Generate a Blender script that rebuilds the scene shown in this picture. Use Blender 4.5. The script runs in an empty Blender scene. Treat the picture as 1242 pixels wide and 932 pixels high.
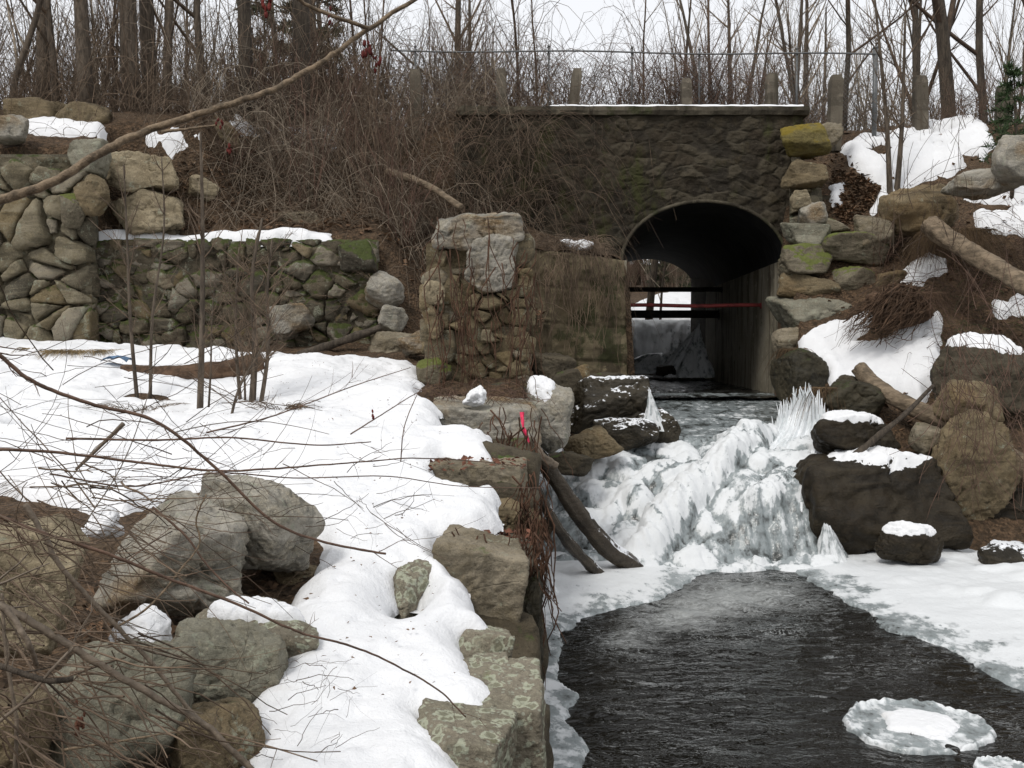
import bpy, math, random
import numpy as np
from mathutils import Vector, Matrix

# ------------------------------------------------------------------ camera, world, sun, exposure
S = bpy.context.scene
COL = S.collection
F, CX, CY = 1193.0, 621.0, 466.0            # focal length and centre in photograph pixels
HORIZON = 420.0
PITCH = math.atan((CY - HORIZON) / F)       # the camera looks down a little
cam_d = bpy.data.cameras.new('camera')
cam_d.sensor_fit = 'HORIZONTAL'; cam_d.sensor_width = 36.0; cam_d.lens = 36.0 * F / 1242.0
cam_d.clip_start = 0.05; cam_d.clip_end = 2000
cam = bpy.data.objects.new('camera', cam_d); COL.objects.link(cam)
cam.rotation_euler = (math.radians(90) - PITCH, 0, 0)
S.camera = cam

SUN_EL, SUN_AZ = math.radians(52), math.radians(215)
W = bpy.data.worlds.new('World'); S.world = W; W.use_nodes = True
wn = W.node_tree; bg = wn.nodes['Background']
sky = wn.nodes.new('ShaderNodeTexSky'); sky.sky_type = 'NISHITA'; sky.sun_disc = False
sky.sun_elevation = SUN_EL; sky.sun_rotation = SUN_AZ
sky.air_density = 1.0; sky.dust_density = 3.0
mixw = wn.nodes.new('ShaderNodeMix'); mixw.data_type = 'RGBA'
mixw.inputs['Factor'].default_value = 0.88                       # closed cloud cover over the sky
mixw.inputs['B'].default_value = (9.9, 10.0, 10.25, 1)
wn.links.new(sky.outputs[0], mixw.inputs['A'])
wn.links.new(mixw.outputs['Result'], bg.inputs['Color'])
bg.inputs['Strength'].default_value = 0.092
sun_d = bpy.data.lights.new('sun', 'SUN'); sun_d.energy = 1.5; sun_d.angle = math.radians(14)
sun_d.color = (1.0, 0.96, 0.9)
sun = bpy.data.objects.new('sun', sun_d); COL.objects.link(sun)
sun.rotation_euler = (math.radians(90) - SUN_EL, 0, math.radians(180) - SUN_AZ)
S.view_settings.view_transform = 'Standard'; S.view_settings.look = 'None'
S.view_settings.exposure = 0.20; S.view_settings.gamma = 1.0
S.view_settings.use_curve_mapping = False
S.cycles.max_bounces = 6; S.cycles.diffuse_bounces = 3; S.cycles.glossy_bounces = 3
S.cycles.transmission_bounces = 4; S.cycles.transparent_max_bounces = 8
S.cycles.use_denoising = True

# ------------------------------------------------------------------ projection helpers
_f = np.array([0, math.cos(PITCH), -math.sin(PITCH)]); _u = np.array([0, math.sin(PITCH), math.cos(PITCH)])
def ray(px, py):
    return np.array([(px - CX) / F, 0, 0]) + _u * (-(py - CY) / F) + _f
def at(px, py, Y):
    d = ray(px, py); return d * (Y / d[1])

# ------------------------------------------------------------------ numpy noise
_rs = np.random.RandomState(7)
_perm = np.concatenate([_rs.permutation(256)] * 3)
_g = _rs.normal(size=(256, 3)); _g /= np.linalg.norm(_g, axis=1)[:, None]
def pn(P):
    P = np.asarray(P, float); i = np.floor(P).astype(int); f = P - i; i &= 255
    w = f * f * f * (f * (f * 6 - 15) + 10)
    r = 0
    for a in (0, 1):
        for b in (0, 1):
            for c in (0, 1):
                h = _perm[_perm[_perm[(i[:, 0] + a) & 255] + ((i[:, 1] + b) & 255)] + ((i[:, 2] + c) & 255)]
                g = _g[h]; d = f - np.array([a, b, c])
                ww = np.where(a, w[:, 0], 1 - w[:, 0]) * np.where(b, w[:, 1], 1 - w[:, 1]) * np.where(c, w[:, 2], 1 - w[:, 2])
                r = r + ww * (g * d).sum(1)
    return r * 1.5
def fbm(P, o=4, g=0.5):
    P = np.asarray(P, float); r = 0; a = 1.0
    for k in range(o):
        r = r + a * pn(P + 17.3 * k); P = P * 2.03; a *= g
    return r
def n2(x, y, s=1.0, o=3, z=0.0):
    x = np.asarray(x, float); sh = x.shape
    P = np.stack([x.ravel() * s, np.asarray(y, float).ravel() * s, np.full(x.size, z)], 1)
    return fbm(P, o).reshape(sh)
def worley(x, y, seed=0, jit=0.9):
    """nearest and second nearest jittered grid point and the id of the nearest"""
    ix = np.floor(x).astype(int); iy = np.floor(y).astype(int)
    f1 = np.full(x.shape, 9.0); f2 = np.full(x.shape, 9.0); idn = np.zeros(x.shape)
    for a in (-1, 0, 1):
        for b in (-1, 0, 1):
            h = _perm[_perm[(ix + a + seed) & 255] + ((iy + b) & 255)]
            h2 = _perm[h + 91]
            d = np.hypot(ix + a + .5 + jit * (h / 255. - .5) - x, iy + b + .5 + jit * (h2 / 255. - .5) - y)
            new = d < f1
            f2 = np.where(new, f1, np.minimum(f2, d)); idn = np.where(new, _perm[h2 + 40] / 255., idn); f1 = np.where(new, d, f1)
    return f1, f2, idn
def sstep(a, b, x):
    t = np.clip((x - a) / (b - a), 0, 1); return t * t * (3 - 2 * t)

# ------------------------------------------------------------------ mesh helpers
def set_props(o, label=None, cat=None, group=None, kind=None):
    if label: o['label'] = label
    if cat: o['category'] = cat
    if group: o['group'] = group
    if kind: o['kind'] = kind
    return o
def raw_mesh(name, V, polys, smooth=True, attrs=None):
    """polys: list of int arrays (n,3) or (n,4)"""
    me = bpy.data.meshes.new(name)
    V = np.asarray(V, np.float32); me.vertices.add(len(V)); me.vertices.foreach_set('co', V.ravel())
    polys = [np.asarray(p, np.int32) for p in polys if len(p)]
    nl = sum(p.size for p in polys); npo = sum(len(p) for p in polys)
    me.loops.add(nl); me.polygons.add(npo)
    me.loops.foreach_set('vertex_index', np.concatenate([p.ravel() for p in polys]))
    tot = np.concatenate([np.full(len(p), p.shape[1], np.int32) for p in polys])
    st = np.concatenate([[0], np.cumsum(tot)[:-1]]).astype(np.int32)
    me.polygons.foreach_set('loop_start', st)
    me.polygons.foreach_set('use_smooth', np.full(npo, bool(smooth)))
    me.update(calc_edges=True)
    for k, v in (attrs or {}).items():
        a = me.attributes.new(k, 'FLOAT', 'POINT'); a.data.foreach_set('value', np.asarray(v, np.float32))
    me.validate(clean_customdata=False)
    return me
def link(name, me, m, parent=None, loc=(0, 0, 0)):
    o = bpy.data.objects.new(name, me); COL.objects.link(o); o.location = loc
    if m: me.materials.append(m)
    if parent is not None: o.parent = parent
    return o
def empty(name, loc, label, cat, group=None, kind=None):
    o = bpy.data.objects.new(name, None); COL.objects.link(o); o.location = loc; o.empty_display_size = .1
    return set_props(o, label, cat, group, kind)
class MB:
    def __init__(s): s.V = []; s.P = []; s.n = 0; s.A = {}
    def add(s, V, polys, **attrs):
        V = np.asarray(V, float)
        for p in polys:
            if len(p): s.P.append(np.asarray(p, int) + s.n)
        for k, v in attrs.items():
            s.A.setdefault(k, []).append(np.full(len(V), v) if np.isscalar(v) else v)
        s.V.append(V); s.n += len(V)
    def tube(s, pts, rad, sides=5, cap=True, **attrs):
        pts = np.asarray(pts, float); n = len(pts)
        rad = np.full(n, rad) if np.isscalar(rad) else np.asarray(rad, float)
        t = np.gradient(pts, axis=0); t /= np.linalg.norm(t, axis=1)[:, None] + 1e-9
        m = t.mean(0); ax = np.eye(3)[np.argmin(np.abs(m))]
        a = np.cross(t, ax); a /= np.linalg.norm(a, axis=1)[:, None] + 1e-9
        b = np.cross(t, a)
        th = np.arange(sides) * 2 * math.pi / sides
        ring = pts[:, None] + rad[:, None, None] * (np.cos(th)[None, :, None] * a[:, None] + np.sin(th)[None, :, None] * b[:, None])
        V = ring.reshape(-1, 3)
        i = np.arange(n - 1)[:, None] * sides; j = np.arange(sides)[None]; k = (j + 1) % sides
        q = np.stack([i + j, i + k, i + sides + k, i + sides + j], -1).reshape(-1, 4)
        polys = [q]
        if cap:
            V = np.vstack([V, pts[:1], pts[-1:]]); c0 = n * sides; jj = np.arange(sides); kk = (jj + 1) % sides
            polys.append(np.stack([np.full(sides, c0), kk, jj], 1))
            polys.append(np.stack([np.full(sides, c0 + 1), (n - 1) * sides + jj, (n - 1) * sides + kk], 1))
        s.add(V, polys, **attrs)
    def box(s, lo, hi):
        x0, y0, z0 = lo; x1, y1, z1 = hi
        V = [(x0, y0, z0), (x1, y0, z0), (x1, y1, z0), (x0, y1, z0), (x0, y0, z1), (x1, y0, z1), (x1, y1, z1), (x0, y1, z1)]
        s.add(V, [[(0, 3, 2, 1), (4, 5, 6, 7), (0, 1, 5, 4), (1, 2, 6, 5), (2, 3, 7, 6), (3, 0, 4, 7)]])
    def build(s, name, m, parent=None, origin=None, smooth=True):
        """origin None: the mesh keeps world coordinates relative to its parent; 'base': object origin goes to the foot of the mesh"""
        V = np.vstack(s.V); loc = np.zeros(3)
        if parent is not None: V = V - np.array(parent.location)
        elif origin == 'base':
            loc = np.array([(V[:, 0].min() + V[:, 0].max()) / 2, (V[:, 1].min() + V[:, 1].max()) / 2, V[:, 2].min()])
            V = V - loc
        elif origin is not None: loc = np.array(origin, float); V = V - loc
        q = [p for p in s.P if p.shape[1] == 4]; t = [p for p in s.P if p.shape[1] == 3]
        polys = ([np.vstack(q)] if q else []) + ([np.vstack(t)] if t else [])
        me = raw_mesh(name, V, polys, smooth, {k: np.concatenate(v) for k, v in s.A.items()})
        return link(name, me, m, parent, loc)
def spline(pts, n):
    """Catmull-Rom through the points"""
    P = np.asarray(pts, float)
    if len(P) == 2: return P[0] + (P[1] - P[0]) * np.linspace(0, 1, n)[:, None]
    Q = np.vstack([2 * P[0] - P[1], P, 2 * P[-1] - P[-2]])
    t = np.linspace(0, len(P) - 1 - 1e-6, n); i = t.astype(int); u = (t - i)[:, None]
    a, b, c, d = Q[i], Q[i + 1], Q[i + 2], Q[i + 3]
    return .5 * (2 * b + (c - a) * u + (2 * a - 5 * b + 4 * c - d) * u ** 2 + (3 * b - a - 3 * c + d) * u ** 3)
def grid_faces(nx, ny, keep=None):
    i = np.arange(ny - 1)[:, None] * nx; j = np.arange(nx - 1)[None]
    q = np.stack([i + j, i + j + 1, i + nx + j + 1, i + nx + j], -1).reshape(-1, 4)
    return q if keep is None else q[keep.ravel()[q].all(1)]
def compact(V, q, attrs):
    used = np.unique(q); m = np.full(len(V), -1); m[used] = np.arange(len(used))
    return V[used], m[q], {k: np.asarray(v)[used] for k, v in attrs.items()}

# icospheres
def _ico(sub):
    t = (1 + 5 ** .5) / 2
    V = [(-1, t, 0), (1, t, 0), (-1, -t, 0), (1, -t, 0), (0, -1, t), (0, 1, t), (0, -1, -t), (0, 1, -t), (t, 0, -1), (t, 0, 1), (-t, 0, -1), (-t, 0, 1)]
    T = [(0, 11, 5), (0, 5, 1), (0, 1, 7), (0, 7, 10), (0, 10, 11), (1, 5, 9), (5, 11, 4), (11, 10, 2), (10, 7, 6), (7, 1, 8), (3, 9, 4), (3, 4, 2), (3, 2, 6), (3, 6, 8), (3, 8, 9), (4, 9, 5), (2, 4, 11), (6, 2, 10), (8, 6, 7), (9, 8, 1)]
    V = np.array(V, float); V /= np.linalg.norm(V, axis=1)[:, None]; T = np.array(T)
    for _ in range(sub):
        E = np.sort(np.vstack([T[:, [0, 1]], T[:, [1, 2]], T[:, [2, 0]]]), 1)
        u, inv = np.unique(E, axis=0, return_inverse=True); inv = inv.ravel()
        M = V[u[:, 0]] + V[u[:, 1]]; M /= np.linalg.norm(M, axis=1)[:, None]
        k = len(T); a, b, c = inv[:k] + len(V), inv[k:2 * k] + len(V), inv[2 * k:] + len(V)
        T = np.vstack([np.stack([T[:, 0], a, c], 1), np.stack([T[:, 1], b, a], 1), np.stack([T[:, 2], c, b], 1), np.stack([a, b, c], 1)])
        V = np.vstack([V, M])
    return V, T
ICO = {k: _ico(k) for k in (2, 3, 4, 5)}

def vnormals(V, T):
    n = np.zeros_like(V); fn = np.cross(V[T[:, 1]] - V[T[:, 0]], V[T[:, 2]] - V[T[:, 0]])
    for k in range(3): np.add.at(n, T[:, k], fn)
    return n / (np.linalg.norm(n, axis=1)[:, None] + 1e-12)
def hull_shape(D, N, O, p):
    """radius along directions D of the soft intersection of half spaces N.x<O"""
    d = np.clip(D @ N.T, 0, None) / O
    return (d ** p).sum(1) ** (-1.0 / p)
def rock_geo(dim, seed, boxy=.6, extra=9, p=14, rough=.05, sub=4, fine=.012):
    """an irregular split boulder whose extent is about dim"""
    r = np.random.RandomState(seed); D, T = ICO[sub]
    N = []; O = []
    for k in range(3):
        for s in (-1, 1):
            v = np.zeros(3); v[k] = s; v += r.normal(size=3) * (.12 + .25 * (1 - boxy)); N.append(v / np.linalg.norm(v)); O.append(r.uniform(.88, 1.0))
    for k in range(extra):
        v = r.normal(size=3); N.append(v / np.linalg.norm(v)); O.append(r.uniform(.90, 1.22) if boxy > .5 else r.uniform(.84, 1.08))
    rad = hull_shape(D, np.array(N), np.array(O), p)
    V = D * rad[:, None]
    V /= np.abs(V).max(0)
    s = np.array(dim, float) / 2; m = s.mean()
    V = V * s
    q = V / m
    disp = rough * fbm(q * 1.1 + seed * 3.7, 4) + rough * .55 * -np.abs(fbm(q * 2.3 + seed * 1.9, 3))
    cw = fbm(q * .9 + seed * 2.3 + 5, 3) + .35 * pn(q * 3.1 + seed); ck = np.exp(-(cw / .035) ** 2) * (pn(q * 1.3 + 50 + seed) > -.05)      # a few fractures
    led = q @ r.normal(size=3) * 2.6 + .5 * fbm(q * 1.5 + seed, 2); led = led - np.floor(led); ridg = fine * fbm(q * 9 + seed, 3) - .045 * ck * (rough > .03) + .017 * sstep(0, .9, led) * (1 - sstep(.93, 1, led)) * (fbm(q * .8 + seed, 2) > .0)
    nv = vnormals(V, T)
    V = V + nv * ((disp + ridg) * m * 1.6)[:, None]
    return V, T
# ------------------------------------------------------------------ materials
class NT:
    def __init__(s, name):
        s.m = bpy.data.materials.new(name); s.m.use_nodes = True; s.t = s.m.node_tree
        s.b = s.t.nodes['Principled BSDF']; s.b.inputs['Roughness'].default_value = .85
        tc = s.t.nodes.new('ShaderNodeTexCoord'); oi = s.t.nodes.new('ShaderNodeObjectInfo')
        mul = s.t.nodes.new('ShaderNodeMath'); mul.operation = 'MULTIPLY'; mul.inputs[1].default_value = 37.0
        s.t.links.new(oi.outputs['Random'], mul.inputs[0])
        add = s.t.nodes.new('ShaderNodeVectorMath'); add.operation = 'ADD'
        s.t.links.new(tc.outputs['Object'], add.inputs[0]); s.t.links.new(mul.outputs[0], add.inputs[1])
        s.co = add.outputs[0]; s.rnd = oi.outputs['Random']
    def link(s, a, b): s.t.links.new(a, b)
    def set(s, sock, v):
        if hasattr(v, 'is_linked') or hasattr(v, 'links'): s.t.links.new(v, sock)
        elif isinstance(v, (tuple, list)) and sock.type == 'RGBA': sock.default_value = tuple(v) + ((1,) if len(v) == 3 else ())
        else: sock.default_value = v
    def stretch(s, sc):
        m = s.t.nodes.new('ShaderNodeMapping'); s.link(s.co, m.inputs['Vector']); m.inputs['Scale'].default_value = sc
        return m.outputs[0]
    def noise(s, scale, detail=5, rough=.55, vec=None, dist=0):
        n = s.t.nodes.new('ShaderNodeTexNoise'); s.link(vec or s.co, n.inputs['Vector'])
        n.inputs['Scale'].default_value = scale; n.inputs['Detail'].default_value = detail
        n.inputs['Roughness'].default_value = rough; n.inputs['Distortion'].default_value = dist
        return n.outputs['Fac']
    def voro(s, scale, feature='F1', out='Distance', vec=None, rnd=1.0):
        n = s.t.nodes.new('ShaderNodeTexVoronoi'); n.feature = feature; s.link(vec or s.co, n.inputs['Vector'])
        n.inputs['Scale'].default_value = scale; n.inputs['Randomness'].default_value = rnd
        return n.outputs[out]
    def ramp(s, f, lo, hi, a=0., b=1.):
        n = s.t.nodes.new('ShaderNodeMapRange'); s.set(n.inputs['Value'], f); n.interpolation_type = 'SMOOTHSTEP'
        n.inputs['From Min'].default_value = lo; n.inputs['From Max'].default_value = hi
        n.inputs['To Min'].default_value = a; n.inputs['To Max'].default_value = b
        return n.outputs['Result']
    def mix(s, f, a, b):
        n = s.t.nodes.new('ShaderNodeMix'); n.data_type = 'RGBA'
        s.set(n.inputs['Factor'], f); s.set(n.inputs['A'], a); s.set(n.inputs['B'], b)
        return n.outputs['Result']
    def math(s, op, a, b=0.0):
        n = s.t.nodes.new('ShaderNodeMath'); n.operation = op; s.set(n.inputs[0], a); s.set(n.inputs[1], b)
        return n.outputs[0]
    def attr(s, name):
        n = s.t.nodes.new('ShaderNodeAttribute'); n.attribute_name = name; return n.outputs['Fac']
    def up(s):
        g = s.t.nodes.new('ShaderNodeNewGeometry'); x = s.t.nodes.new('ShaderNodeSeparateXYZ')
        s.link(g.outputs['Normal'], x.inputs[0]); return x.outputs['Z']
    def bump(s, h, strength=.5, dist=.02):
        n = s.t.nodes.new('ShaderNodeBump'); s.link(h, n.inputs['Height'])
        n.inputs['Strength'].default_value = strength; n.inputs['Distance'].default_value = dist
        s.link(n.outputs[0], s.b.inputs['Normal']); return n
    def done(s, color=None, rough=None):
        if color is not None: s.set(s.b.inputs['Base Color'], color)
        if rough is not None: s.set(s.b.inputs['Roughness'], rough)
        return s.m

def rock_mat(name, a, b, c, moss=0., lichen=0., rough=.85, snowdust=0., scale=1., wet=False, tint=0., mossc=(.035, .05, .012), ochre=0.):
    n = NT(name)
    big = n.noise(1.7 * scale, 6, .6); mid = n.noise(7 * scale, 6, .65); fin = n.noise(42 * scale, 4, .7)
    col = n.mix(n.ramp(big, .36, .62), a, b)
    col = n.mix(n.ramp(mid, .42, .66), col, c)
    if ochre: col = n.mix(n.math('MULTIPLY', n.ramp(n.noise(1.3 * scale, 3, .5, dist=.5), .52, .66), ochre), col, (.16, .10, .042))
    if tint: 
        t = n.attr('tint')
        col = n.mix(n.math('MULTIPLY', n.ramp(t, .0, .38, 1, 0), .75 * tint), col, (.055, .05, .04))
        col = n.mix(n.math('MULTIPLY', n.ramp(t, .62, .9), .7 * tint), col, (.27, .24, .19))
        col = n.mix(n.math('MULTIPLY', n.ramp(n.math('PINGPONG', n.math('MULTIPLY', t, 7.), 1.), .72, .95), .7 * tint), col, (.17, .125, .06))
    # dark weathering in cracks and pale grains
    col = n.mix(n.ramp(fin, .52, .70, 0, .55), col, tuple(min(.6, x * 1.9 + .12 * x ** .5 * x ** .5 + .004) for x in c))
    col = n.mix(n.ramp(fin, .44, .30, 0, .75), col, tuple(x * .3 for x in a))
    gr = n.noise(130 * scale, 3, .75)
    col = n.mix(n.ramp(gr, .50, .72, 0, .28), col, tuple(min(.6, x * 2.0) for x in b)); col = n.mix(n.ramp(gr, .50, .30, 0, .3), col, tuple(x * .35 for x in b))
    st_ = n.noise(2.4 * scale, 5, .6, n.stretch((.45, .6, 2.6)), .6); col = n.mix(n.ramp(st_, .52, .66, 0, .55), col, tuple(min(.6, x * 1.35) for x in b)); col = n.mix(n.ramp(st_, .46, .34, 0, .6), col, tuple(x * .5 for x in a))
    streak = n.noise(3.5 * scale, 5, .6, n.stretch((1, 1, .22)))
    col = n.mix(n.ramp(streak, .56, .72, 0, .6), col, tuple(x * .38 for x in a))
    if 0 < lichen < .8:                                            # soft pale crusts
        lk = n.math('MULTIPLY', n.ramp(n.noise(5.5 * scale, 6, .72), .60 - .12 * lichen, .68 - .12 * lichen), n.ramp(n.noise(60 * scale, 3, .6), .38, .52))
        col = n.mix(n.math('MULTIPLY', lk, .62), col, (.27, .285, .215))
    if lichen >= .8:
        wob = n.noise(11 * scale, 4, .65)
        nn = n.t.nodes.new('ShaderNodeVectorMath'); nn.operation = 'MULTIPLY_ADD'
        n.link(n.co, nn.inputs[0]); nn.inputs[1].default_value = (1, 1, 1)
        cmb = n.t.nodes.new('ShaderNodeCombineXYZ')
        w2 = n.math('MULTIPLY', wob, .10 / scale)
        for k in range(3): n.link(w2, cmb.inputs[k])
        n.link(cmb.outputs[0], nn.inputs[2])
        d = n.voro(13 * scale, vec=nn.outputs[0]); d = n.math('ADD', d, n.math('MULTIPLY', n.math('SUBTRACT', n.noise(30 * scale, 4, .7), .5), .35)); rim = n.math('MULTIPLY', n.ramp(d, .24, .33), n.ramp(d, .47, .40))
        core = n.ramp(d, .44, .38)
        msk = n.math('MULTIPLY', n.ramp(n.noise(2.6 * scale, 3), .5 - .16 * lichen, .6 - .16 * lichen), min(1, lichen + .3))
        col = n.mix(n.math('MULTIPLY', core, n.math('MULTIPLY', msk, .7)), col, (.19, .19, .13))
        col = n.mix(n.math('MULTIPLY', rim, n.math('MULTIPLY', msk, .8)), col, (.37, .385, .29))
        sp = n.voro(31 * scale); col = n.mix(n.math('MULTIPLY', n.ramp(sp, .3, .2), n.math('MULTIPLY', msk, .55)), col, (.33, .35, .28))
    if moss:
        ms = n.math('ADD', n.ramp(n.up(), -.3, .9, 0, .28), n.noise(3.1 * scale, 5, .65))
        mk = n.ramp(ms, .93 - .30 * moss, 1.03 - .30 * moss)
        col = n.mix(n.math('MULTIPLY', mk, .92), col, n.mix(n.noise(24, 3), mossc, tuple(x * 2.4 for x in mossc)))
    if snowdust:
        sd = n.math('ADD', n.math('MULTIPLY', n.up(), .42), n.noise(6, 6, .75))
        sk = n.ramp(sd, .95 - .2 * snowdust, 1.02 - .2 * snowdust)
        col = n.mix(sk, col, (.82, .84, .87))
    cr = n.voro(2.2 * scale, 'DISTANCE_TO_EDGE', vec=n.stretch((1, 1, 1.7)))
    h = n.math('ADD', n.math('MULTIPLY', mid, .8), n.math('MULTIPLY', fin, .5))
    h = n.math('ADD', h, n.math('MULTIPLY', n.ramp(cr, .0, .03), 0. if wet else .10))
    h = n.math('ADD', h, n.math('MULTIPLY', st_, 1.1))
    n.bump(h, .85, .03 / scale)
    if wet: n.b.inputs['Specular IOR Level'].default_value = .22
    else: n.b.inputs['Specular IOR Level'].default_value = .25
    return n.done(col, n.ramp(mid, .35, .65, rough - .12, rough + .1) if wet else rough)

M = {}
M['grey'] = rock_mat('grey_granite', (.19, .18, .15), (.31, .29, .25), (.24, .215, .165), .0, .2, ochre=.9)
M['greygreen'] = rock_mat('greygreen_granite', (.125, .12, .09), (.205, .195, .15), (.16, .145, .105), .0, .45)
M['lichen'] = rock_mat('lichen_stone', (.15, .13, .095), (.21, .185, .14), (.18, .165, .12), .15, 1., mossc=(.075, .085, .035))
M['tan'] = rock_mat('tan_stone', (.18, .145, .09), (.29, .245, .165), (.22, .18, .115), .0, .15)
M['brown'] = rock_mat('brown_stone', (.095, .073, .043), (.18, .14, .082), (.135, .106, .064), .15, .1, ochre=.5)
M['dull'] = rock_mat('weathered_block', (.125, .105, .072), (.215, .185, .135), (.16, .132, .086), .1, .25, ochre=.4)
M['dark'] = rock_mat('dark_wet_stone', (.013, .010, .006), (.030, .023, .013), (.022, .016, .009), .0, 0, rough=.55, wet=True)
M['darkmoss'] = rock_mat('dark_mossy_stone', (.022, .02, .013), (.05, .042, .026), (.035, .03, .018), .5, 0, rough=.6, wet=True, mossc=(.02, .024, .008))
M['icydark'] = rock_mat('dark_icy_stone', (.018, .015, .010), (.045, .037, .024), (.03, .024, .015), 0, 0, rough=.4, wet=True, snowdust=.75)
M['mossy'] = rock_mat('mossy_stone', (.10, .085, .055), (.16, .14, .10), (.12, .10, .07), .95, .1, mossc=(.062, .072, .016))
M['yellowmoss'] = rock_mat('yellow_moss_stone', (.10, .08, .03), (.15, .12, .03), (.12, .10, .04), .9, 0, mossc=(.095, .07, .008))
M['wall'] = rock_mat('fieldstone_wall', (.105, .088, .056), (.185, .16, .11), (.14, .118, .074), .5, .35, tint=1., mossc=(.028, .038, .008))
M['mosswall'] = rock_mat('mossy_rubble_wall', (.045, .037, .023), (.115, .096, .064), (.07, .056, .036), 1.0, .4, tint=1., mossc=(.028, .036, .008))
M['pillar'] = rock_mat('rubble_pillar', (.12, .093, .052), (.20, .162, .10), (.145, .112, .062), .3, .2, tint=.9, mossc=(.05, .05, .016))
M['terrace'] = rock_mat('terrace_rubble', (.042, .034, .022), (.08, .066, .044), (.06, .048, .03), .3, 0, tint=.3)

def bridge_mat():
    n = NT('stained_bridge_masonry'); t = n.attr('tint'); j = n.attr('joint')
    big = n.noise(.9, 5, .6); mid = n.noise(5, 6, .7); fin = n.noise(30, 4, .7)
    col = n.mix(n.ramp(big, .38, .62), (.019, .0145, .009), (.038, .029, .018))
    col = n.mix(n.ramp(t, .5, .9, 0, .8), col, (.066, .055, .037))
    col = n.mix(n.ramp(t, .4, .1, 0, .6), col, (.022, .018, .013))
    col = n.mix(n.ramp(mid, .50, .70, 0, .8), col, (.048, .037, .02))
    col = n.mix(n.ramp(n.noise(2.3, 5, .7), .54, .66, 0, .8), col, (.022, .019, .013))
    col = n.mix(n.ramp(fin, .62, .70, 0, .8), col, (.14, .12, .085))
    col = n.mix(n.math('MULTIPLY', j, .6), col, (.05, .043, .03))
    col = n.mix(n.ramp(n.noise(1.7, 6, .7, n.stretch((1, 1, .35))), .53, .66, 0, .85), col, (.042, .044, .013))
    n.bump(n.math('ADD', mid, n.math('MULTIPLY', fin, .5)), .9, .04); n.b.inputs['Specular IOR Level'].default_value = .25
    return n.done(col, .85)
M['bridge'] = bridge_mat()

def concrete(name, a, b, stain, moss=.3, layers=True):
    n = NT(name); big = n.noise(1.1, 5, .6); mid = n.noise(6, 5, .65); fin = n.noise(45, 3, .7)
    col = n.mix(n.ramp(big, .38, .62), a, b)
    col = n.mix(n.ramp(n.noise(2.4, 5, .65, n.stretch((1.6, 1.6, .18))), .47, .66, 0, .9), col, stain)
    if layers: col = n.mix(n.ramp(n.noise(1.6, 4, .6, n.stretch((.12, .12, 2.2))), .5, .62, 0, .5), col, tuple(x * .45 for x in a))
    col = n.mix(n.ramp(mid, .55, .7, 0, .6), col, tuple(x * 1.5 for x in b))
    col = n.mix(n.ramp(n.noise(2.1, 6, .7), .66 - .2 * moss, .74 - .2 * moss, 0, .8), col, (.035, .038, .014))
    n.bump(n.math('ADD', mid, n.math('MULTIPLY', fin, .5)), .7, .03); n.b.inputs['Specular IOR Level'].default_value = .25
    return n.done(col, .85)
M['abutment'] = concrete('tan_concrete', (.105, .082, .048), (.17, .14, .086), (.034, .026, .016), .75)
M['culvertwall'] = concrete('stained_concrete', (.24, .215, .16), (.32, .29, .225), (.09, .072, .045), .2, False)
M['coping'] = concrete('coping_concrete', (.055, .046, .032), (.10, .086, .06), (.022, .018, .012), .6)
M['post'] = concrete('granite_post', (.10, .085, .064), (.15, .13, .10), (.05, .042, .03), .2)

def simple(name, col, rough=.8, var=.35, scale=12, stretch=None, bump=.4, metal=0., spec=.3):
    n = NT(name); v = n.stretch(stretch) if stretch else None
    f = n.noise(scale, 5, .65, v); g = n.noise(scale * 4, 3, .7, v)
    c = n.mix(n.ramp(f, .35, .65), tuple(x * (1 - var) for x in col), tuple(x * (1 + var) for x in col))
    c = n.mix(n.ramp(g, .55, .75, 0, .4), c, tuple(x * 1.8 for x in col))
    n.bump(n.math('ADD', f, g), bump, .01); n.b.inputs['Metallic'].default_value = metal; n.b.inputs['Specular IOR Level'].default_value = spec
    return n.done(c, rough)
M['bark'] = simple('grey_brown_bark', (.095, .075, .056), .9, .4, 9, (2.5, 2.5, .5), .8)
M['barkdark'] = simple('dark_bark', (.06, .048, .036), .9, .4, 9, (2.5, 2.5, .5), .8)
M['twig'] = simple('brown_twigs', (.125, .09, .062), .9, .45, 3, None, .2)
M['twiggrey'] = simple('grey_twigs', (.22, .18, .135), .9, .4, 3, None, .2)
M['twigred'] = simple('reddish_twigs', (.105, .064, .046), .85, .4, 3, None, .2)
M['twigdark'] = simple('dark_twigs', (.075, .052, .036), .9, .4, 3, None, .2)
M['cane'] = simple('smooth_cane_bark', (.17, .125, .08), .7, .45, 34, (1, 1, 1), .5)
M['canered'] = simple('red_brown_cane_bark', (.115, .07, .048), .6, .3, 14, None, .3)
M['canegrey'] = simple('grey_brown_cane_bark', (.145, .115, .085), .65, .3, 14, None, .3)
M['vine'] = simple('red_brown_vine', (.085, .045, .027), .85, .4, 6, None, .3)
M['log'] = simple('weathered_log', (.17, .13, .088), .85, .4, 7, (.5, 1.6, 2.2), .9)
M['logdark'] = simple('wet_log', (.045, .036, .028), .6, .5, 7, (2, 1.6, .6), .9)
M['root'] = simple('red_brown_root', (.085, .052, .032), .9, .4, 9, None, .6)
M['straw'] = simple('straw', (.23, .17, .09), .9, .4, 5, None, .2)
M['deadgrass'] = simple('brown_grass', (.12, .08, .045), .9, .4, 5, None, .2)
M['needle'] = simple('pine_needles', (.035, .06, .022), .8, .35, 4, None, .1)
M['needlefar'] = simple('far_pine_needles', (.055, .062, .034), .8, .35, 4, None, .1)
M['deadleaf'] = simple('dead_leaves', (.13, .078, .045), .9, .5, 2.5, None, .2)
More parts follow.
